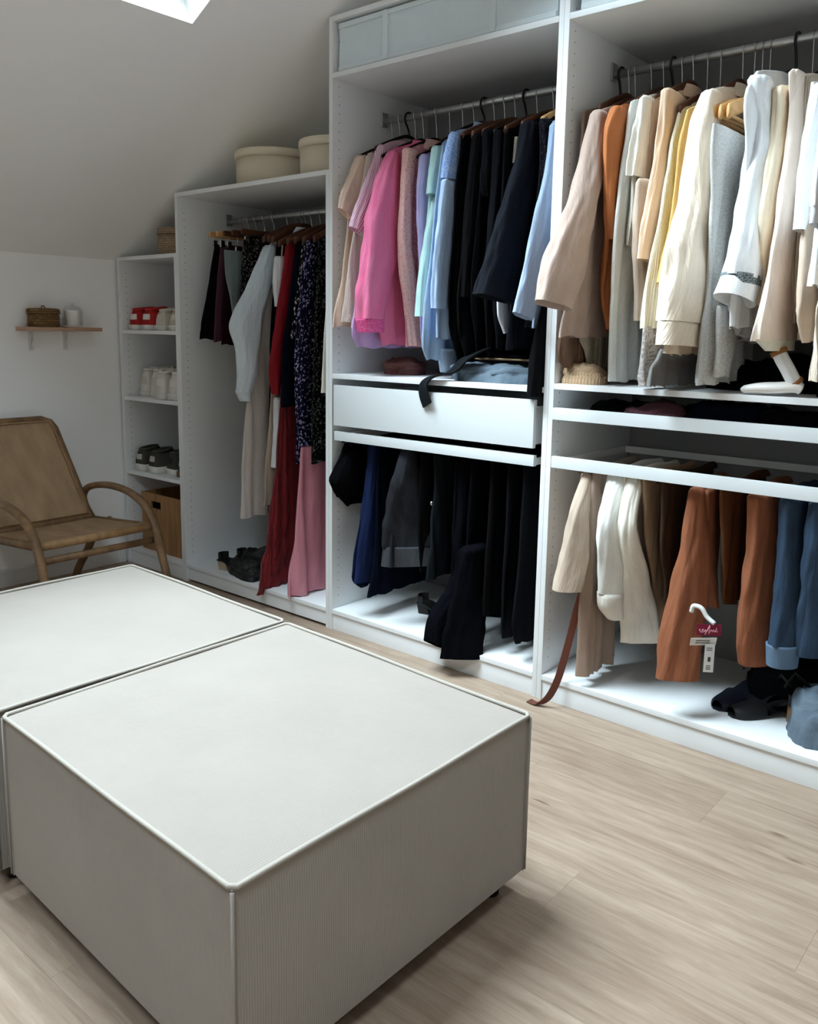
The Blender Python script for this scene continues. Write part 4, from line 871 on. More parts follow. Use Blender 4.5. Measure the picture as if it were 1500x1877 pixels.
 ('fluffy_cardigan','grey white fluffy cardigan hung under bare wooden hanger arms','cardigan',1.515,'fluffy_white','triple','fluffy grey white cardigan',[{'p':'body','k':'b','yb':0.3,'a':0.026,'f':0.014,'cap':0,'r':[(-.095,.3,1.769),(-.076,.3,1.532),(-.051,.3,1.364),(-.075,.3,1.246),(-.093,.3,1.091)]},{'p':'tie_end','k':'b','a':0.014,'dx':0.03,'f':0.004,'cap':0,'r':[(-.048,.093,1.305),(-.032,.076,1.188),(-.033,.042,1.111)]}]),
 ('puff_blouse','white blouse with puffed shoulder and sleeve trimmed in black lace','blouse',1.59,'white_bright','plastic','white blouse with black lace trim',[{'p':'body','k':'b','yb':0.48,'a':0.026,'f':0.014,'r':[(-.023,.48,1.9),(-.077,.48,1.849),(-.058,.48,1.666),(-.08,.48,1.472),(-.091,.48,1.304),(-.087,.48,1.247)]},{'p':'sleeve','k':'s','tilt':0.3,'r':[(-.014,1.881,.028,.059),(-.013,1.849,.025,.053),(.024,1.796,.026,.056),(.038,1.722,.034,.076),(.018,1.608,.036,.078),(-.01,1.492,.039,.085),(-.054,1.373,.041,.086)]},{'p':'lace_trim','k':'s','tilt':0.3,'m':'black_trim','r':[(-.048,1.382,.043,.091),(-.054,1.356,.044,.094)]},{'p':'sleeve_frill','k':'s','tilt':0.3,'m':'white_bright','r':[(-.055,1.362,.042,.088),(-.092,1.315,.043,.09)]}]),
 ('lilac_grey_skirt','grey chiffon skirt with ragged hem beneath the white lace-trimmed blouse','skirt',1.57,'grey_chiffon','none','grey chiffon skirt',[{'p':'body','k':'b','yb':0.3,'a':0.02,'f':0.018,'cap':0,'r':[(-.036,.3,1.306),(.006,.3,1.248),(.161,.3,1.206)]}]),
 ('silk_blouse','cream silk blouse with gathered shoulder','blouse',1.635,'cream_silk','wood','cream silk blouse',[{'p':'body','k':'b','yb':0.38,'a':0.024,'f':0.012,'r':[(.026,.38,1.863),(-.019,.38,1.667),(-.056,.38,1.472),(-.032,.38,1.305)]},{'p':'sleeve','k':'s','tilt':0.15,'r':[(.023,1.858,.018,.055),(.045,1.759,.018,.063),(.026,1.646,.018,.069),(-.001,1.504,.018,.059),(.032,1.365,.015,.034)]}]),
 ('bell_blouse','blush chiffon blouse with a long bell sleeve','blouse',1.67,'blush','velvet','blush bell-sleeved blouse',[{'p':'body','k':'b','yb':0.38,'a':0.022,'f':0.012,'r':[(.029,.38,1.885),(.009,.38,1.667),(-.003,.38,1.447),(.032,.38,1.249)]},{'p':'sleeve','k':'s','tilt':0.05,'r':[(.06,1.889,.018,.106),(.051,1.81,.018,.064),(.041,1.7,.018,.058),(.022,1.587,.018,.065),(.011,1.462,.018,.077),(.008,1.321,.018,.118),(.012,1.213,.018,.17)]},{'p':'sleeve_frill','k':'s','tilt':0,'m':'cream','r':[(.013,1.217,.018,.157),(.058,1.187,.018,.107)]}]),
 ('taupe_dress','taupe pleated dress with hem level with the bell sleeve','dress',1.7,'taupe_light','wood','taupe pleated dress',[{'p':'body','k':'b','yb':0.38,'a':0.02,'f':0.014,'r':[(.018,.38,1.878),(.035,.38,1.668),(.041,.38,1.49),(.088,.38,1.265)]}]),
 ('white_shirt','crisp white shirt with a turned-up sleeve second from the right edge','shirt',1.74,'white_bright','wood','crisp white shirt',[{'p':'body','k':'b','yb':0.38,'a':0.022,'r':[(-.061,.38,1.841),(-.047,.38,1.651),(-.027,.38,1.495)]},{'p':'sleeve','k':'s','tilt':0.25,'r':[(-.012,1.836,.018,.063),(-.035,1.731,.018,.062),(-.076,1.595,.018,.046),(-.079,1.485,.018,.047)]}]),
 ('pleat_dress','sand pleated dress at the right edge of the picture','dress',1.77,'sand','wood','sand pleated dress',[{'p':'body','k':'b','yb':0.38,'a':0.02,'f':0.014,'r':[(-.033,.38,1.842),(-.04,.38,1.649),(-.111,.38,1.447),(-.094,.38,1.302),(-.067,.38,1.214)]}]),
 ('white_blouse','white blouse with a layered frill at the right edge of the picture','blouse',1.82,'white_bright','wood','white frilled blouse',[{'p':'body','k':'b','yb':0.38,'a':0.022,'f':0.016,'r':[(-.04,.38,1.845),(-.134,.38,1.63),(-.196,.38,1.474),(-.201,.38,1.349)]},{'p':'sleeve','k':'s','tilt':0.2,'r':[(-.151,1.808,.018,.102),(-.178,1.695,.018,.098),(-.19,1.597,.018,.098),(-.184,1.517,.018,.108)]},{'p':'frill','k':'s','tilt':0.1,'m':'white_cool','r':[(-.172,1.519,.018,.112),(-.179,1.476,.018,.109)]}]),
 ('ribbed_dress','stone ribbed dress,last garment before the picture edge','dress',1.87,'taupe_light','wood','stone ribbed dress',[{'p':'body','k':'b','yb':0.38,'a':0.02,'f':0.014,'r':[(-.053,.38,1.845),(-.17,.38,1.498),(-.327,.38,1.295),(-.306,.38,1.125)]}]),
 ('black_shorts','black shorts poking out over the left panel of the middle bay','shorts',.06,'black_a','none',None,[{'p':'body','k':'b','yb':0.42,'a':0.03,'f':0.008,'cap':0,'r':[(.029,.42,.779),(-.008,.42,.71),(-.059,.42,.64),(-.02,.42,.58),(.043,.42,.524)]},{'p':'leg','k':'s','tilt':0.2,'r':[(.076,.757,.026,.039),(.057,.692,.026,.067),(.042,.632,.026,.097),(.061,.571,.026,.085)]}]),
 ('blue_jeans','dark indigo jeans on the left of the middle rack','jeans',.165,'indigo','none',None,[{'p':'body','k':'b','yb':0.42,'a':0.026,'f':0.008,'cap':0,'r':[(.056,.42,.787),(.033,.42,.598),(-.009,.42,.385),(-.033,.42,.247),(.011,.42,.211)]},{'p':'leg','k':'s','tilt':0.1,'m':'indigo_bright','r':[(.078,.785,.024,.023),(.065,.594,.024,.036),(.051,.374,.024,.062),(.035,.237,.024,.067)]}]),
 ('navy_trousers','navy trousers right of the indigo jeans','trousers',.22,'navy','none',None,[{'p':'body','k':'b','yb':0.42,'a':0.026,'f':0.008,'cap':0,'r':[(.059,.42,.788),(.043,.42,.604),(.033,.42,.387),(-.003,.42,.183)]}]),
 ('grey_jeans','washed charcoal jeans with frayed pale hem on the middle rack','jeans',.36,'charcoal_denim','none',None,[{'p':'body','k':'b','yb':0.4,'a':0.024,'f':0.008,'cap':0,'r':[(.051,.4,.79),(.017,.4,.627),(-.029,.4,.423),(-.04,.4,.341)]},{'p':'leg','k':'s','dx':0.026,'yaw':(.1,.7),'tilt':0.1,'r':[(.033,.79,.026,.023),(.039,.669,.026,.064),(.051,.498,.026,.097),(.052,.413,.026,.104)]},{'p':'frayed_hem','k':'s','dx':0.026,'yaw':(.7,.7),'tilt':0.1,'m':'grey_fray','r':[(.052,.413,.026,.104),(.047,.336,.026,.108)]}]),
 ('black_jeans','black jeans with a metal button right of the charcoal jeans','jeans',.43,'black_b','none',None,[{'p':'body','k':'b','yb':0.42,'a':0.022,'f':0.008,'cap':0,'r':[(.057,.42,.788),(.055,.42,.631),(.053,.42,.463),(.064,.42,.311)]},{'p':'button','k':'p','m':'steel','r':[.43,.099,.583]}]),
 ('slate_trousers','dark slate trousers in the middle of the middle rack','trousers',.49,'slate','none',None,[{'p':'body','k':'b','yb':0.42,'a':0.024,'f':0.008,'cap':0,'r':[(.06,.42,.786),(.065,.42,.638),(.05,.42,.474),(.03,.42,.305)]}]),
 ('flared_trousers','black flared trousers with one leg kicked out over the plinth','trousers',.6,'black_d','none',None,[{'p':'body','k':'b','yb':0.42,'a':0.022,'f':0.006,'cap':0,'r':[(.054,.42,.79),(.044,.42,.554),(.039,.42,.351),(.036,.42,.247)]},{'p':'leg','k':'s','tilt':0.8,'m':'black_d','r':[(.091,.77,.033,.034),(.101,.525,.04,.056),(.118,.313,.04,.084),(.077,.237,.04,.095),(-.023,.158,.04,.087),(-.069,.108,.04,.039)]}]),
 ('wide_trousers','black wide trousers whose hem hangs in front of the plinth','trousers',.68,'black_d','none',None,[{'p':'body','k':'b','yb':0.42,'a':0.024,'f':0.008,'cap':0,'r':[(.037,.42,.792),(.021,.42,.571),(.004,.42,.354),(-.004,.42,.234)]},{'p':'leg','k':'s','dx':0.026,'yaw':(0,.8),'tilt':0.02,'m':'black_d','r':[(.026,.475,.03,.064),(.008,.277,.03,.074),(-.007,.179,.03,.078),(-.024,.073,.03,.082)]}]),
 ('black_chinos','black chinos third from the right of the middle rack','trousers',.76,'black_b','none',None,[{'p':'body','k':'b','yb':0.42,'a':0.022,'f':0.01,'cap':0,'r':[(.042,.42,.793),(.034,.42,.581),(.018,.42,.367),(.019,.42,.226)]}]),
 ('satin_trousers','black satin trousers second from the right of the middle rack','trousers',.83,'black_c','none',None,[{'p':'body','k':'b','yb':0.42,'a':0.024,'f':0.012,'cap':0,'r':[(.039,.42,.789),(.037,.42,.591),(.03,.42,.379),(.057,.42,.152)]}]),
 ('black_leggings','black leggings at the right end of the middle rack','leggings',.9,'black_c','none',None,[{'p':'body','k':'b','yb':0.42,'a':0.024,'f':0.01,'cap':0,'r':[(.032,.42,.79),(.024,.42,.604),(.011,.42,.397),(-.012,.42,.228),(.013,.42,.159)]}]),
 ('loose_trousers','black trouser leg hanging over the shelf edge in front of the white drawer','trousers',.945,'black_b','none',None,[{'p':'leg','k':'s','tilt':0.05,'r':[(.073,1.382,.015,.019),(.025,1.277,.016,.02),(-.003,1.155,.022,.035),(-.009,1.022,.022,.04)]}]),
 ('cropped_trousers','sand cropped trousers at the left end of the right rack','trousers',1.115,'sand','none',None,[{'p':'body','k':'b','yb':0.42,'a':0.02,'f':0.006,'cap':0,'r':[(.036,.42,.783),(-.019,.42,.627),(-.057,.42,.51),(-.065,.42,.447)]},{'p':'leg','k':'s','dx':0.026,'yaw':(.1,.8),'tilt':0.2,'r':[(-.002,.79,.018,.02),(-.024,.667,.026,.032),(-.049,.531,.026,.045),(-.083,.428,.026,.043)]}]),
 ('pleated_trousers','beige wide pleated trousers almost touching the wardrobe floor','trousers',1.165,'sand_dark','none',None,[{'p':'body','k':'b','yb':0.22,'a':0.026,'f':0.022,'lam':0.07,'cap':0,'r':[(-.014,.22,.791),(-.012,.22,.564),(-.01,.22,.293),(-.012,.22,.127)]}]),
 ('white_jeans','white jeans with a folded cuff beside the pleated beige trousers','jeans',1.215,'white_denim','none',None,[{'p':'body','k':'b','yb':0.4,'a':0.02,'f':0.006,'cap':0,'r':[(-.046,.4,.794),(-.022,.4,.644),(-.009,.4,.519),(.007,.4,.445)]},{'p':'leg','k':'s','dx':0.026,'yaw':(.1,.7),'tilt':0.05,'r':[(-.061,.799,.028,.033),(-.017,.647,.028,.034),(.012,.484,.028,.041),(.025,.419,.028,.044)]},{'p':'cuff','k':'s','dx':0.026,'yaw':(.7,.7),'tilt':0.1,'m':'off_white','r':[(.025,.419,.03,.043),(.027,.378,.03,.041),(.067,.324,.03,.028)]}]),
 ('ivory_trousers','ivory flared trousers right of the white jeans','trousers',1.27,'ivory','none',None,[{'p':'body','k':'b','yb':0.4,'a':0.02,'f':0.006,'cap':0,'r':[(-.033,.4,.793),(.016,.4,.577),(.069,.4,.388),(.1,.4,.271)]},{'p':'leg','k':'s','dx':0.026,'yaw':(.1,.8),'tilt':0,'r':[(-.064,.8,.021,.026),(-.003,.654,.028,.024),(.069,.483,.03,.045),(.123,.345,.03,.063),(.153,.236,.03,.068)]}]),
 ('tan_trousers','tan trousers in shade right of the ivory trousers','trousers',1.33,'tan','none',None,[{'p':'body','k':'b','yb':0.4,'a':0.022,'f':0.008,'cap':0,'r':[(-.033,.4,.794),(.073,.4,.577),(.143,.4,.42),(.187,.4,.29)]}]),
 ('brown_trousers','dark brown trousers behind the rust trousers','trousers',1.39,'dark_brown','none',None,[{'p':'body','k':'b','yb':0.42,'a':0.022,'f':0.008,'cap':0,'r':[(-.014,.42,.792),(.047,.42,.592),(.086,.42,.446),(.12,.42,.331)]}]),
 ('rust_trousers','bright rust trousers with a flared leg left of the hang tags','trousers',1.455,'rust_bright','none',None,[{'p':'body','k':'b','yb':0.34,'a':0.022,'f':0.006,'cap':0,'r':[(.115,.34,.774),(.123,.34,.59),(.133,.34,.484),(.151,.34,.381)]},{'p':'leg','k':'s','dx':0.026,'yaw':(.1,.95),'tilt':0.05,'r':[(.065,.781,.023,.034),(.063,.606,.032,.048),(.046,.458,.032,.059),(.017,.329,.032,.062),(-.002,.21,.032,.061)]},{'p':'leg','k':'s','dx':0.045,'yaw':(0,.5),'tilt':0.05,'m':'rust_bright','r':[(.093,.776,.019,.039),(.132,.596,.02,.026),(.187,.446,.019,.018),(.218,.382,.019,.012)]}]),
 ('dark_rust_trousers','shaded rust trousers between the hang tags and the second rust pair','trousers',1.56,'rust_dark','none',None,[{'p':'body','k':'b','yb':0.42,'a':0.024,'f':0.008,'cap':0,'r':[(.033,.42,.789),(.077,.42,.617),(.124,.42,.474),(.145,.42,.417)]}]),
 ('copper_trousers','copper trousers with a narrow leg left of the blue jeans','trousers',1.635,'rust_bright','none',None,[{'p':'body','k':'b','yb':0.4,'a':0.022,'f':0.006,'cap':0,'r':[(.085,.4,.783),(.114,.4,.624),(.139,.4,.52),(.141,.4,.469)]},{'p':'leg','k':'s','dx':0.026,'yaw':(.1,.8),'tilt':0.05,'r':[(.068,.789,.03,.063),(.123,.627,.03,.057),(.126,.462,.03,.06),(.12,.329,.03,.059),(.126,.266,.03,.047)]}]),
 ('mid_blue_jeans','mid blue jeans with turned-up hem at the right end of the right rack','jeans',1.72,'mid_blue','none',None,[{'p':'body','k':'b','yb':0.38,'a':0.024,'f':0.008,'cap':0,'r':[(.069,.38,.784),(.079,.38,.645),(.074,.38,.519),(.082,.38,.38)]},{'p':'leg','k':'s','dx':0.026,'yaw':(.1,.8),'tilt':0.05,'r':[(.042,.792,.027,.052),(.1,.646,.032,.045),(.116,.483,.032,.051),(.11,.354,.032,.048)]},{'p':'turn_up','k':'s','dx':0.026,'yaw':(.8,.8),'tilt':0.05,'m':'mid_blue_light','r':[(.107,.355,.032,.049),(.111,.288,.032,.043)]}]),
 ('blue_jeans','mid blue jeans cut by the right edge of the picture','jeans',1.8,'mid_blue','none',None,[{'p':'body','k':'b','yb':0.38,'a':0.024,'f':0.008,'cap':0,'r':[(.057,.38,.785),(.099,.38,.656),(.091,.38,.517),(.1,.38,.387)]},{'p':'leg','k':'s','dx':0.026,'yaw':(.1,.8),'tilt':0.05,'r':[(.039,.791,.03,.063),(.1,.66,.032,.07),(.134,.496,.032,.068),(.154,.329,.032,.064)]}]),
]

def garments():
    for gi, (nm, label, cat, X, mat, hk, short, parts) in enumerate(GARMENTS):
        bay_i = 0 if X < 0 else (1 if X < 1 else 2); low = None
        body = next((p for p in parts if p['k'] == 'b'), None) or parts[0]
        zlow = min((r[2] if p['k'] == 'b' else r[1]) for p in parts if p['k'] in 'bs' for r in p['r'])
        r0 = body['r'][0]; ztop = r0[2] if body['k'] == 'b' else r0[1]
        upper = ztop > 1.15
        fz = .0895 if (bay_i == 0 or not upper) else (1.0545 if bay_i == 1 else 1.0685)
        grp = ('clothes on the left rod', 'clothes on the middle rod', 'clothes on the right rod')[bay_i] if upper or bay_i == 0 else ('', 'trousers on the middle rack', 'trousers on the right rack')[bay_i]
        t = thing(nm, label, cat, (X, .25, zlow), grp)
        if not upper and bay_i > 0 and ztop < .86:
            for p in parts:
                if p['k'] == 'b': p['r'] = [((max(r[0], .016) if r[2] > .765 else r[0]), r[1], min(r[2], .812)) for r in p['r']]
                elif p['k'] == 's' and p['p'] == 'leg' and nm != 'loose_trousers': p['r'] = [((max(r[0], .014+r[3]) if r[1] > .765 else r[0]), min(r[1], .812), r[2], r[3]) for r in p['r']]
        for pi, p in enumerate(parts):
            seed = gi*7+pi*3+1; m = p.get('m', mat)
            if p['k'] == 'b':
                cap = p.get('cap', .05 if upper and hk != 'none' else 0)
                if cap: cap = min(cap, (RODZ[bay_i]-.052)-p['r'][0][2]); cap = max(cap, .012)
                body_mesh(X+p.get('dx', 0), p['r'], min(p.get('a', .013), .016), p.get('f', .012), p.get('lam', .085), seed, cap, fz).obj(p['p'], m, t)
                if not upper and p['p'] == 'body' and bay_i > 0 and ztop < .86:       # folded over a rack rail: close the top with a rounded fold
                    y0, y1, z = p['r'][0]; a = min(p.get('a', .013), .016)
                    G = [[(X+a*1.05*math.cos(q)*1.0, y0+(y1-y0)*s, z-.004+a*1.25*math.sin(q)+.004*math.sin(9*s+gi)) for q in np.linspace(0, PI, 9)] for s in np.linspace(0, 1, 14)]
                    MB().grid(G, False).obj('fold', m, t)
            elif p['k'] == 's':
                sleeve_mesh(X+p.get('dx', .012), p['r'], p.get('tilt', .3), seed, 1., p.get('yaw', (0, 0))).obj(p['p'], m, t)
            elif p['k'] == 'c':
                z = body['r'][0][2]; cp = max(.012, min(.05, (RODZ[bay_i]-.052)-z)); zc = z+cp
                G = []
                for i in range(6):
                    s = i/5; G.append([(X+(.017+.009*s)*math.cos(q)*1.0, .29-.004+(.058+.028*s)*math.sin(q), zc+.012-.036*s**1.4-.010*max(0, math.cos(q))*s) for q in (2*PI*k/24 for k in range(24))])
                MB().grid(G, True).obj('collar', m, t)
            elif p['k'] == 'p':
                x, y, z = p['r']; MB().tube([(x+.03, y-.008, z), (x+.034, y-.012, z)], .008, 12).obj(p['p'], m, t)
        if hk != 'none': hanger(X, body['r'][0][2], RODZ[bay_i], hk, short, body['r'][0][0])
garments()

# ---------------------------------------------------------------- shoes
def sneaker(label, x, y, z, L, W, H, mats, rot=0., group=None, thick=.026, name='sneaker', cat='shoe', lean=0.):
    """heel at the origin end (-Y), toe at +Y"""
    t = thing(name, label, cat, (x, y, z), group)
    up, so, la, he = mats; cr, sr = math.cos(rot), math.sin(rot)
    def W_(s): return W*(.36+.14*math.sin(PI*min(1, s*1.15))**.8+.05*math.sin(PI*max(0, s-.35)/.65))*(1 if s < .86 else math.sqrt(max(.03, 1-((s-.86)/.15)**2)))
    def pt(px, py, pz): return (x+px*cr-py*sr+lean*pz, y+px*sr+py*cr, z+pz)
    N, K = 22, 18
    def ring_path(scale, zz, out=0):
        G = []
        return [pt((W_(s)+out)*sd, s*L, zz) for s, sd in [(i/N, -1) for i in range(N+1)]+[(i/N, 1) for i in range(N, -1, -1)]]
    so_g = [ring_path(1, 0.0, -.003), ring_path(1, .003, .002), ring_path(1, thick-.003, .002), ring_path(1, thick, -.001)]
    MB().grid(so_g, True, capa=True, capb=True).obj('sole', so, t)
    def hgt(s): return thick+H*(.62+.38*math.cos(s*2.2)**1 if s < .55 else .30+.10*(1-s)) if s < .55 else thick+H*(.62+.38*math.cos(.55*2.2)-(s-.55)*.75)
    G = []
    for i in range(N+1):
        s = i/N; w = W_(s)*.96; h = max(thick+.012, hgt(s)*(1 if s < .96 else .9)); row = []
        op = 1 if s < .5 else 0
        for k in range(K):
            a = PI*k/(K-1); c_, s_ = math.cos(a), math.sin(a)
            row.append(pt(w*math.copysign(abs(c_)**.72, c_)*(1-.34*s_*s_), s*L+(.006 if i == 0 else 0)+(.016*s_*s_*(1-s*4) if s < .25 else 0), thick-.002+(h-thick)*abs(s_)**.85))
        G.append(row)
    MB().grid(G, False, capa=True).obj('upper', up, t)
    # collar ring, tongue, laces, heel tab, toe cap
    ring = [pt(W_(.18)*.62*math.cos(q), L*.24+L*.19*math.sin(q), hgt(.2)-.002+.006*math.sin(q)) for q in (2*PI*k/20 for k in range(20))]
    MB().tube(ring, .007, 8, closed=True).obj('collar', la if False else up, t)
    MB().grid([[pt(W_(.2)*.5*math.cos(q), L*.24+L*.16*math.sin(q), hgt(.2)+.001) for q in (2*PI*k/16 for k in range(16))], [pt(W_(.2)*.4*math.cos(q), L*.24+L*.13*math.sin(q), hgt(.2)-.01) for q in (2*PI*k/16 for k in range(16))]], True, capb=True).obj('lining', 'shoe_black', t)
    G = []
    for i in range(6):
        s = .40+.03*i - .0; G.append([pt(.022*(q-.5)*2, L*(.36+.03*i), hgt(.36+.03*i)+.016-.003*i) for q in np.linspace(0, 1, 5)])
    MB().grid(G, False).obj('tongue', la, t)
    lm = MB()
    for i in range(5):
        s = .42+.055*i; lm.tube([pt(-.026, L*s, hgt(s)-.004), pt(0, L*s+.004, hgt(s)+.005), pt(.026, L*s, hgt(s)-.004)], .003, 6)
    lm.obj('laces', la, t)
    hb = [[pt(W_(.05)*(1.0 if he == 'shoe_white' else .8)*math.cos(a)*(1-.22*(hz/H)**2), (.012-.016*math.sin(a)**2 if he == 'shoe_white' else .007-.010*math.sin(a)**2)+.010*(hz/H)**2, thick+hz) for a in np.linspace(PI*(.08 if he == 'shoe_white' else .24), PI*(.92 if he == 'shoe_white' else .76), 11)] for hz in np.linspace(H*.30, H*.62, 5)]
    MB().grid(hb, False).obj('heel_tab', he, t)
    tc = []
    for i in range(6):
        s = .80+.036*i; tc.append([pt(W_(s)*.985*math.copysign(abs(math.cos(a))**.55, math.cos(a)), s*L, thick+(max(thick+.012, hgt(s))-thick+.002)*abs(math.sin(a))**.7) for a in np.linspace(.12, PI-.12, 11)])
    MB().grid(tc, False).obj('toe_cap', he if he != 'silver_leather' else up, t)
    return t
def shoes():
    z = 1.2055; gr = 'sneakers on the shoe shelves'
    red = ('red_suede', 'sole_white', 'red_suede', 'shoe_white')
    sneaker('red and white sneaker at the left end of the top shoe shelf', -1.435, .03, z, .27, .098, .085, red, -.16, gr)
    sneaker('red and white sneaker, second from the left on the top shoe shelf', -1.322, .03, z, .27, .098, .085, red, -.14, gr)
    wh = ('shoe_white_warm', 'sole_white', 'shoe_white', 'shoe_white_warm')
    sneaker('white low sneaker, third on the top shoe shelf', -1.205, .035, z, .27, .096, .08, wh, .02, gr)
    sneaker('white low sneaker at the right end of the top shoe shelf', -1.09, .035, z, .27, .096, .08, wh, -.02, gr)
    z = .8725; cw = ('shoe_white', 'sole_white', 'shoe_white', 'shoe_white')
    sneaker('white sneaker with black-edged sole at the left of the middle shoe shelf', -1.412, .07, z, .27, .098, .12, ('shoe_white', 'sole_white', 'shoe_black', 'shoe_white_warm'), .05, gr)
    sneaker('white sneaker, second from the left on the middle shoe shelf', -1.325, .07, z, .27, .096, .12, ('shoe_white', 'sole_white', 'shoe_black', 'shoe_white_warm'), .0, gr)
    sneaker('bulky white sneaker, third on the middle shoe shelf', -1.205, .02, z, .27, .108, .11, cw, .03, gr, .032)
    sneaker('bulky white sneaker at the right end of the middle shoe shelf', -1.092, .02, z, .27, .108, .11, cw, -.03, gr, .032)
    z = .4925; ol = ('shoe_olive', 'sole_white', 'shoe_black', 'silver_leather')
    sneaker('olive sneaker with silver heel at the left of the lowest shoe shelf', -1.415, .03, z, .27, .10, .085, ol, .06, gr, .034)
    sneaker('olive sneaker with silver heel, second on the lowest shoe shelf', -1.30, .03, z, .27, .10, .085, ol, -.02, gr, .034)
    sneaker('dark grey sneaker, third on the lowest shoe shelf', -1.19, .06, z, .27, .098, .09, ('shoe_olive', 'sole_white', 'shoe_black', 'shoe_black'), -.05, gr, .03)
    sneaker('dark sneaker with pale heel at the right end of the lowest shoe shelf', -1.08, .05, z, .27, .098, .09, ('shoe_black', 'gum_sole', 'shoe_black', 'shoe_white_warm'), -.02, gr, .03)
shoes()
def pump(label, x, y, z, rot, mat, heel, group, H=.05, L=.23, name='block_heel_shoe', cat='shoe', strap=True):
    t = thing(name, label, cat, (x, y, z), group); cr, sr = math.cos(rot), math.sin(rot)
    def pt(px, py, pz): return (x+px*cr-py*sr, y+px*sr+py*cr, z+pz)
    def zz(s): return H*(1-min(1, max(0, (s-.18)/.5))**1.0)**1.4 if s > .18 else H
    def W_(s): return .5*(.052+.028*math.sin(PI*min(1, s))**.8+.010*s)*(1 if s < .85 else math.sqrt(max(.05, 1-((s-.85)/.16)**2)))
    N = 20; top = [pt(W_(i/N)*sd, L*i/N, zz(i/N)+.006) for i, sd in [(i, -1) for i in range(N+1)]+[(i, 1) for i in range(N, -1, -1)]]
    bot = [pt(W_(i/N)*sd*.97, L*i/N, zz(i/N)) for i, sd in [(i, -1) for i in range(N+1)]+[(i, 1) for i in range(N, -1, -1)]]
    mb = MB(); n2 = len(top)
    V = bot+top; F = [(k, (k+1) % n2, (k+1) % n2+n2, k+n2) for k in range(n2)]
    for k in range(N): F += [(k, k+1, n2-2-k, n2-1-k)[::-1], (k+n2, k+1+n2, 2*n2-2-k, 2*n2-1-k)]
    mb.add(V, F).obj('sole', mat, t, smooth=False)
    hb = [[pt(.5*(.046-.006*q)*a, .002+.045*b+.006*q, H*(1-q)) for a, b in ((-1, 0), (1, 0), (1, 1), (-1, 1))] for q in (0, .5, 1)]
    MB().grid(hb, True, capa=True, capb=True).obj('heel', heel, t, smooth=False)
    G = []
    for i in range(9):
        s = .58+.05*i; G.append([pt(W_(min(s, .99))*1.02*math.cos(a), L*s, zz(s)+.006+.036*abs(math.sin(a))**.8*(1-.35*(s-.58)/.4)) for a in np.linspace(0, PI, 11)])
    MB().grid(G, False).obj('vamp', mat, t)
    G = [[pt(W_(.08)*1.05*math.cos(a), .03-.032*math.sin(a), H+.006+h) for a in np.linspace(0, PI, 11)] for h in (0, .012, .026, .03)]
    MB().grid(G, False).obj('heel_counter', mat, t)
    if strap: MB().tube([pt(W_(.25), L*.2, H+.05), pt(.0, L*.28, H+.085), pt(-W_(.25), L*.2, H+.05)], .005, 8, flat=(.4, 1.2)).obj('ankle_strap', mat, t)
    return t
g_ = 'dark shoes on the floor of the left bay'
pump('black shoe with beige block heel at the far left of the left bay floor', -.80, .06, .0875, -1.25, 'shoe_black', 'heel_beige', g_, .045, .23, strap=False)
pump('second black shoe with beige block heel beside its pair', -.79, .16, .0875, -1.15, 'shoe_black', 'heel_beige', g_, .045, .23, strap=False)
lump('slipper', 'low black shoe lying before the crimson dress hem', 'shoe', (-.62, .07, .0875), (.23, .10, .075), 'shoe_black', 3, -.2, g_)
lump('slipper', 'black shoe in the deep shade of the left bay floor', 'shoe', (-.66, .22, .0875), (.24, .11, .10), 'shoe_black', 5, .5, g_)
lump('black_bag', 'soft black bag at the back of the left bay floor', 'bag', (-.60, .36, .0875), (.24, .16, .17), 'black_cloth', 8, .1)

pump('black shoe lying at the left of the middle bay floor under the navy trousers', .30, .22, .0875, -1.3, 'shoe_black', 'shoe_black', 'black things on the floor of the middle bay', .04, .23, strap=False)
lump('black_bag', 'black bag in the shade at the back of the middle bay floor', 'bag', (.78, .40, .0875), (.30, .20, .20), 'black_cloth', 17, .1, 'black things on the floor of the middle bay')
lump('black_bag', 'low black pouch at the back of the middle bay floor, left of the bag', 'bag', (.48, .43, .0875), (.22, .16, .12), 'black_cloth', 19, .2, 'black things on the floor of the middle bay')

# things lying on the shelves
lump('jeans', 'rumpled grey blue jeans on the shelf of the middle bay', 'jeans', (.715, .19, 1.0522), (.38, .30, .075), 'faded_denim', 3, .05, 'folded clothes on the middle shelf', 7)
folded('sweater', 'folded dark sweater with beige edge on top of the rumpled grey blue jeans', 'sweater', .60, .90, .12, .32, 1.124, 2, .011, ('brown_cloth', 'black_cloth'), 5, 'folded clothes on the middle shelf')
lump('scarf', 'dull rose cloth crumpled at the back left of the middle shelf', 'scarf', (.19, .24, 1.0522), (.16, .15, .07), 'rose_cloth', 2, .3)
def ribbon(name, label, cat, pts, w, mat, wdir=(0, 0, 1), th=.003, n=40):
    P = bez(pts, n); G = []
    for i, p in enumerate(P):
        a = P[max(i-1, 0)]; b = P[min(i+1, len(P)-1)]; t = (b-a).normalized(); wd = Vector(wdir); wd = (wd-t*wd.dot(t)).normalized(); nn = t.cross(wd)
        G.append([p+wd*w/2+nn*th/2, p-wd*w/2+nn*th/2, p-wd*w/2-nn*th/2, p+wd*w/2-nn*th/2])
    o = MB().grid(G, True, capa=True, capb=True).obj(name, mat); flatsmooth(o, 40)
    lo = min(P, key=lambda q: q.z); at_base(o, lo); return tag(o, label, cat)
ribbon('sash', 'black tie belt hanging over the shelf edge in front of the white drawer', 'belt',
       [(.680, .10, 1.165), (.655, .03, 1.135), (.590, .015, 1.085), (.530, -.012, 1.062), (.505, -.026, 1.035), (.510, -.030, 1.00), (.526, -.030, .965)], .054, 'black_strap', (1, -.3, .25), .006)
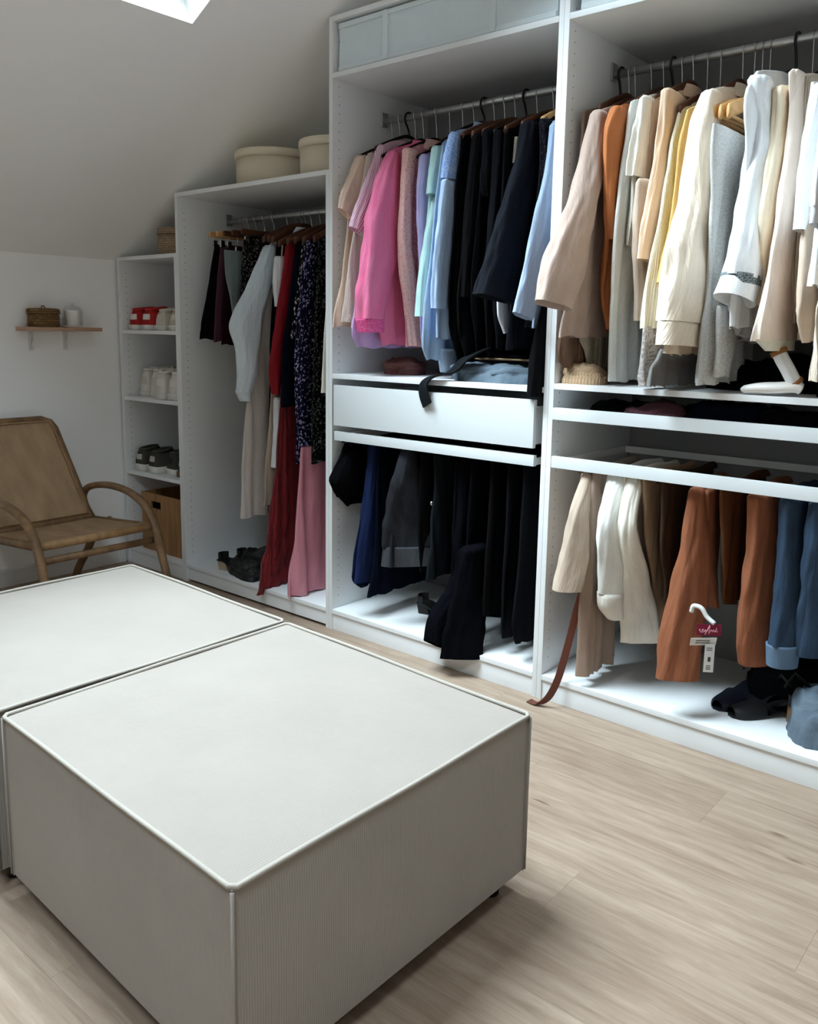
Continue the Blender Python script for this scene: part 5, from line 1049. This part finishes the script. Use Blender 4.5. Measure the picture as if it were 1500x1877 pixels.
lump('blouse', 'brown patterned knit crumpled at the left end of the right shelf', 'knitwear', (1.085, .085, 1.0662), (.14, .13, .062), 'brown_cloth', 9, .2)
def sleeve_heap():
    t = thing('lace_blouse', 'white lace sleeve with brown ties trailing onto the right shelf', 'blouse', (1.69, .05, 1.0662))
    G = [(1.690, .020, 1.185, .017), (1.700, .022, 1.165, .019), (1.715, .025, 1.14, .020), (1.728, .03, 1.115, .021), (1.738, .035, 1.098, .019)]
    MB().tube(bez([g[:3] for g in G], 16), [.019]*17, 14).obj('sleeve', 'white_bright', t)
    MB().tube([(1.688, .020, 1.190), (1.694, .021, 1.178)], .0225, 14).obj('upper_tie', 'tie_brown', t)
    MB().tube([(1.732, .032, 1.108), (1.738, .035, 1.100)], .0225, 14).obj('lower_tie', 'tie_brown', t)
    P = bez([(1.60, .02, 1.0785), (1.64, .022, 1.085), (1.69, .028, 1.088), (1.735, .035, 1.092), (1.752, .04, 1.086)], 20)
    MB().tube(P, [.007]+[.012+.007*min(1, i/8) for i in range(1, len(P)-1)]+[.012], 12, flat=(1.5, .85)).obj('cuff', 'white_leather', t)
sleeve_heap()
lump('dark_clothes', 'dark clothes heaped behind the white lace sleeve on the right shelf', 'clothes', (1.62, .30, 1.0662), (.40, .26, .10), 'black_cloth', 4, .1)
lump('dark_knit', 'dark green grey knit at the right end of the right shelf', 'knitwear', (1.86, .12, 1.0662), (.18, .16, .085), 'slate', 12, .1)
g_ = 'dark clothes in the shallow tray'
zt = .9625
lump('folded_shirt', 'black folded shirt at the left of the shallow tray', 'shirt', (1.19, .20, zt), (.24, .26, .052), 'black_cloth', 21, 0, g_)
lump('striped_scarf', 'wine striped scarf bulging over the front of the shallow tray', 'scarf', (1.335, .13, zt), (.22, .20, .058), 'wine_cloth', 22, .1, g_)
lump('navy_shirt', 'navy folded shirt in the middle of the shallow tray', 'shirt', (1.52, .17, zt), (.26, .24, .068), 'navy_cloth', 23, -.05, g_)
lump('folded_shirt', 'black folded clothes right of the navy shirt in the shallow tray', 'shirt', (1.70, .17, zt), (.20, .22, .060), 'black_cloth', 24, .1, g_)
lump('folded_shirt', 'black shiny clothes at the right end of the shallow tray', 'shirt', (1.86, .18, zt), (.20, .22, .058), 'black_c', 25, .1, g_)

# belt hanging from the cropped trousers down to the floor
ribbon('leather_belt', 'brown leather belt trailing from the right bay to the floor', 'belt',
       [(1.128, .055, .40), (1.120, .035, .33), (1.113, .015, .25), (1.105, -.012, .16), (1.095, -.03, .095), (1.075, -.045, .04), (1.045, -.05, .010), (1.02, -.048, .0045), (1.00, -.044, .0045)],
       .024, 'belt_leather', (.76, .64, .1), .003, 48)
# hang tags on the rust trousers, held by a white plastic clip
def hang_tag():
    t = thing('hang_tag', 'maroon and white shop tags hanging between the rust trousers', 'tag', (1.57, -.005, .27))
    MB().tube(bez([(1.515, -.006, .425), (1.522, -.008, .445), (1.545, -.008, .443), (1.562, -.006, .42), (1.585, -.006, .405)], 24), .007, 8).obj('clip', 'tag_white', t)
    fr = Vector((.80, .60, 0))     # cards face the room
    def card(nm, c, w, h, mat, dz=0., roll=0., tilt=0., parent=t):
        c = Vector(c); u = Vector((fr.x*math.cos(roll), fr.y*math.cos(roll), math.sin(roll))); n = Vector((fr.y, -fr.x, 0)); v = n.cross(u)*-1
        v = Vector((-u.x*math.sin(roll), -u.y*math.sin(roll), math.cos(roll))); v = (v+n*tilt).normalized()
        V = [c+u*a*w/2+v*b*h/2+n*k for k in (0.0008, -.0008) for a, b in ((-1, -1), (1, -1), (1, 1), (-1, 1))]
        o = MB().add(V, [(0, 1, 2, 3), (7, 6, 5, 4), (0, 4, 5, 1), (1, 5, 6, 2), (2, 6, 7, 3), (3, 7, 4, 0)]).obj(nm, mat, parent, smooth=False)
        return o, c, u, v, n
    o, c, u, v, n = card('brand_card', (1.572, -.012, .385), .070, .034, 'tag_maroon')
    def stroke(c, u, v, n, pts, r, mat, par, nm='script'):
        MB().tube([c+u*a+v*b+n*.0016 for a, b in bez2(pts)], r, 5).obj(nm, mat, par, smooth=True)
    def bez2(p): return [(q.x, q.y) for q in bez([(a, b, 0) for a, b in p], 60)]
    stroke(c, u, v, n, [(-.027, .002), (-.024, -.006), (-.019, -.007), (-.016, .000), (-.018, .002), (-.020, -.004), (-.014, -.006), (-.010, .001), (-.009, -.010), (-.012, -.013), (-.006, -.004),
                        (.000, .010), (.002, .013), (-.001, -.012), (.003, -.004), (.007, .001), (.009, -.006), (.013, .001), (.016, -.006), (.020, .002), (.021, .009), (.021, -.005), (.026, -.003)], .0013, 'tag_pink', o)
    o, c, u, v, n = card('fold_card', (1.560, -.016, .348), .074, .030, 'tag_white', roll=.06, tilt=.5)
    for b in (.004, -.005): stroke(c, u, v, n, [(-.022, b), (-.008, b+.001), (.004, b-.001), (.018, b)], .0010, 'tag_ink', o, 'print_line')
    o, c, u, v, n = card('price_card', (1.578, -.010, .300), .028, .085, 'tag_white')
    def bx(x0, x1, y0, y1, nm='print_block'):
        MB().add([c+u*a+v*b+n*.0012 for a, b in ((x0, y0), (x1, y0), (x1, y1), (x0, y1))]+[c+u*a+v*b+n*.0008 for a, b in ((x0, y0), (x1, y0), (x1, y1), (x0, y1))], [(0, 1, 2, 3), (7, 6, 5, 4), (0, 4, 5, 1), (1, 5, 6, 2), (2, 6, 7, 3), (3, 7, 4, 0)]).obj(nm, 'tag_ink', o, smooth=False)
    for y in (.030, .024): bx(-.009, .007, y, y+.0022)
    bx(-.004, .004, -.010, .004)
    for y in (-.024, -.029, -.034): bx(-.008, .005, y, y+.002)
hang_tag()
# shoes and denim on the floor of the right bay
g_ = 'shoes on the floor of the right bay'
pump('black strappy sandal with white insole on the right bay floor', 1.745, .31, .0875, 2.55, 'shoe_black', 'shoe_navy', g_, .03, .24)
pump('black sandal behind the strappy one on the right bay floor', 1.62, .36, .0875, 2.9, 'shoe_navy', 'shoe_black', g_, .03, .24)
pump('black shoe with cork heel leaning by the denim bundle', 1.80, .17, .0875, .75, 'shoe_black', 'cork', g_, .06, .23)
lump('black_bag', 'black bag under the copper trousers on the right bay floor', 'bag', (1.70, .36, .0875), (.22, .18, .16), 'black_cloth', 31, .2)
lump('sneaker', 'pale grey shoe behind the black sandals on the right bay floor', 'shoe', (1.735, .50, .0875), (.20, .10, .10), 'shoe_white_warm', 33, .1, g_)
lump('jean_shorts', 'faded denim shorts heaped at the right edge of the right bay floor', 'shorts', (1.862, .17, .0875), (.19, .22, .15), 'faded_denim', 35, .3)
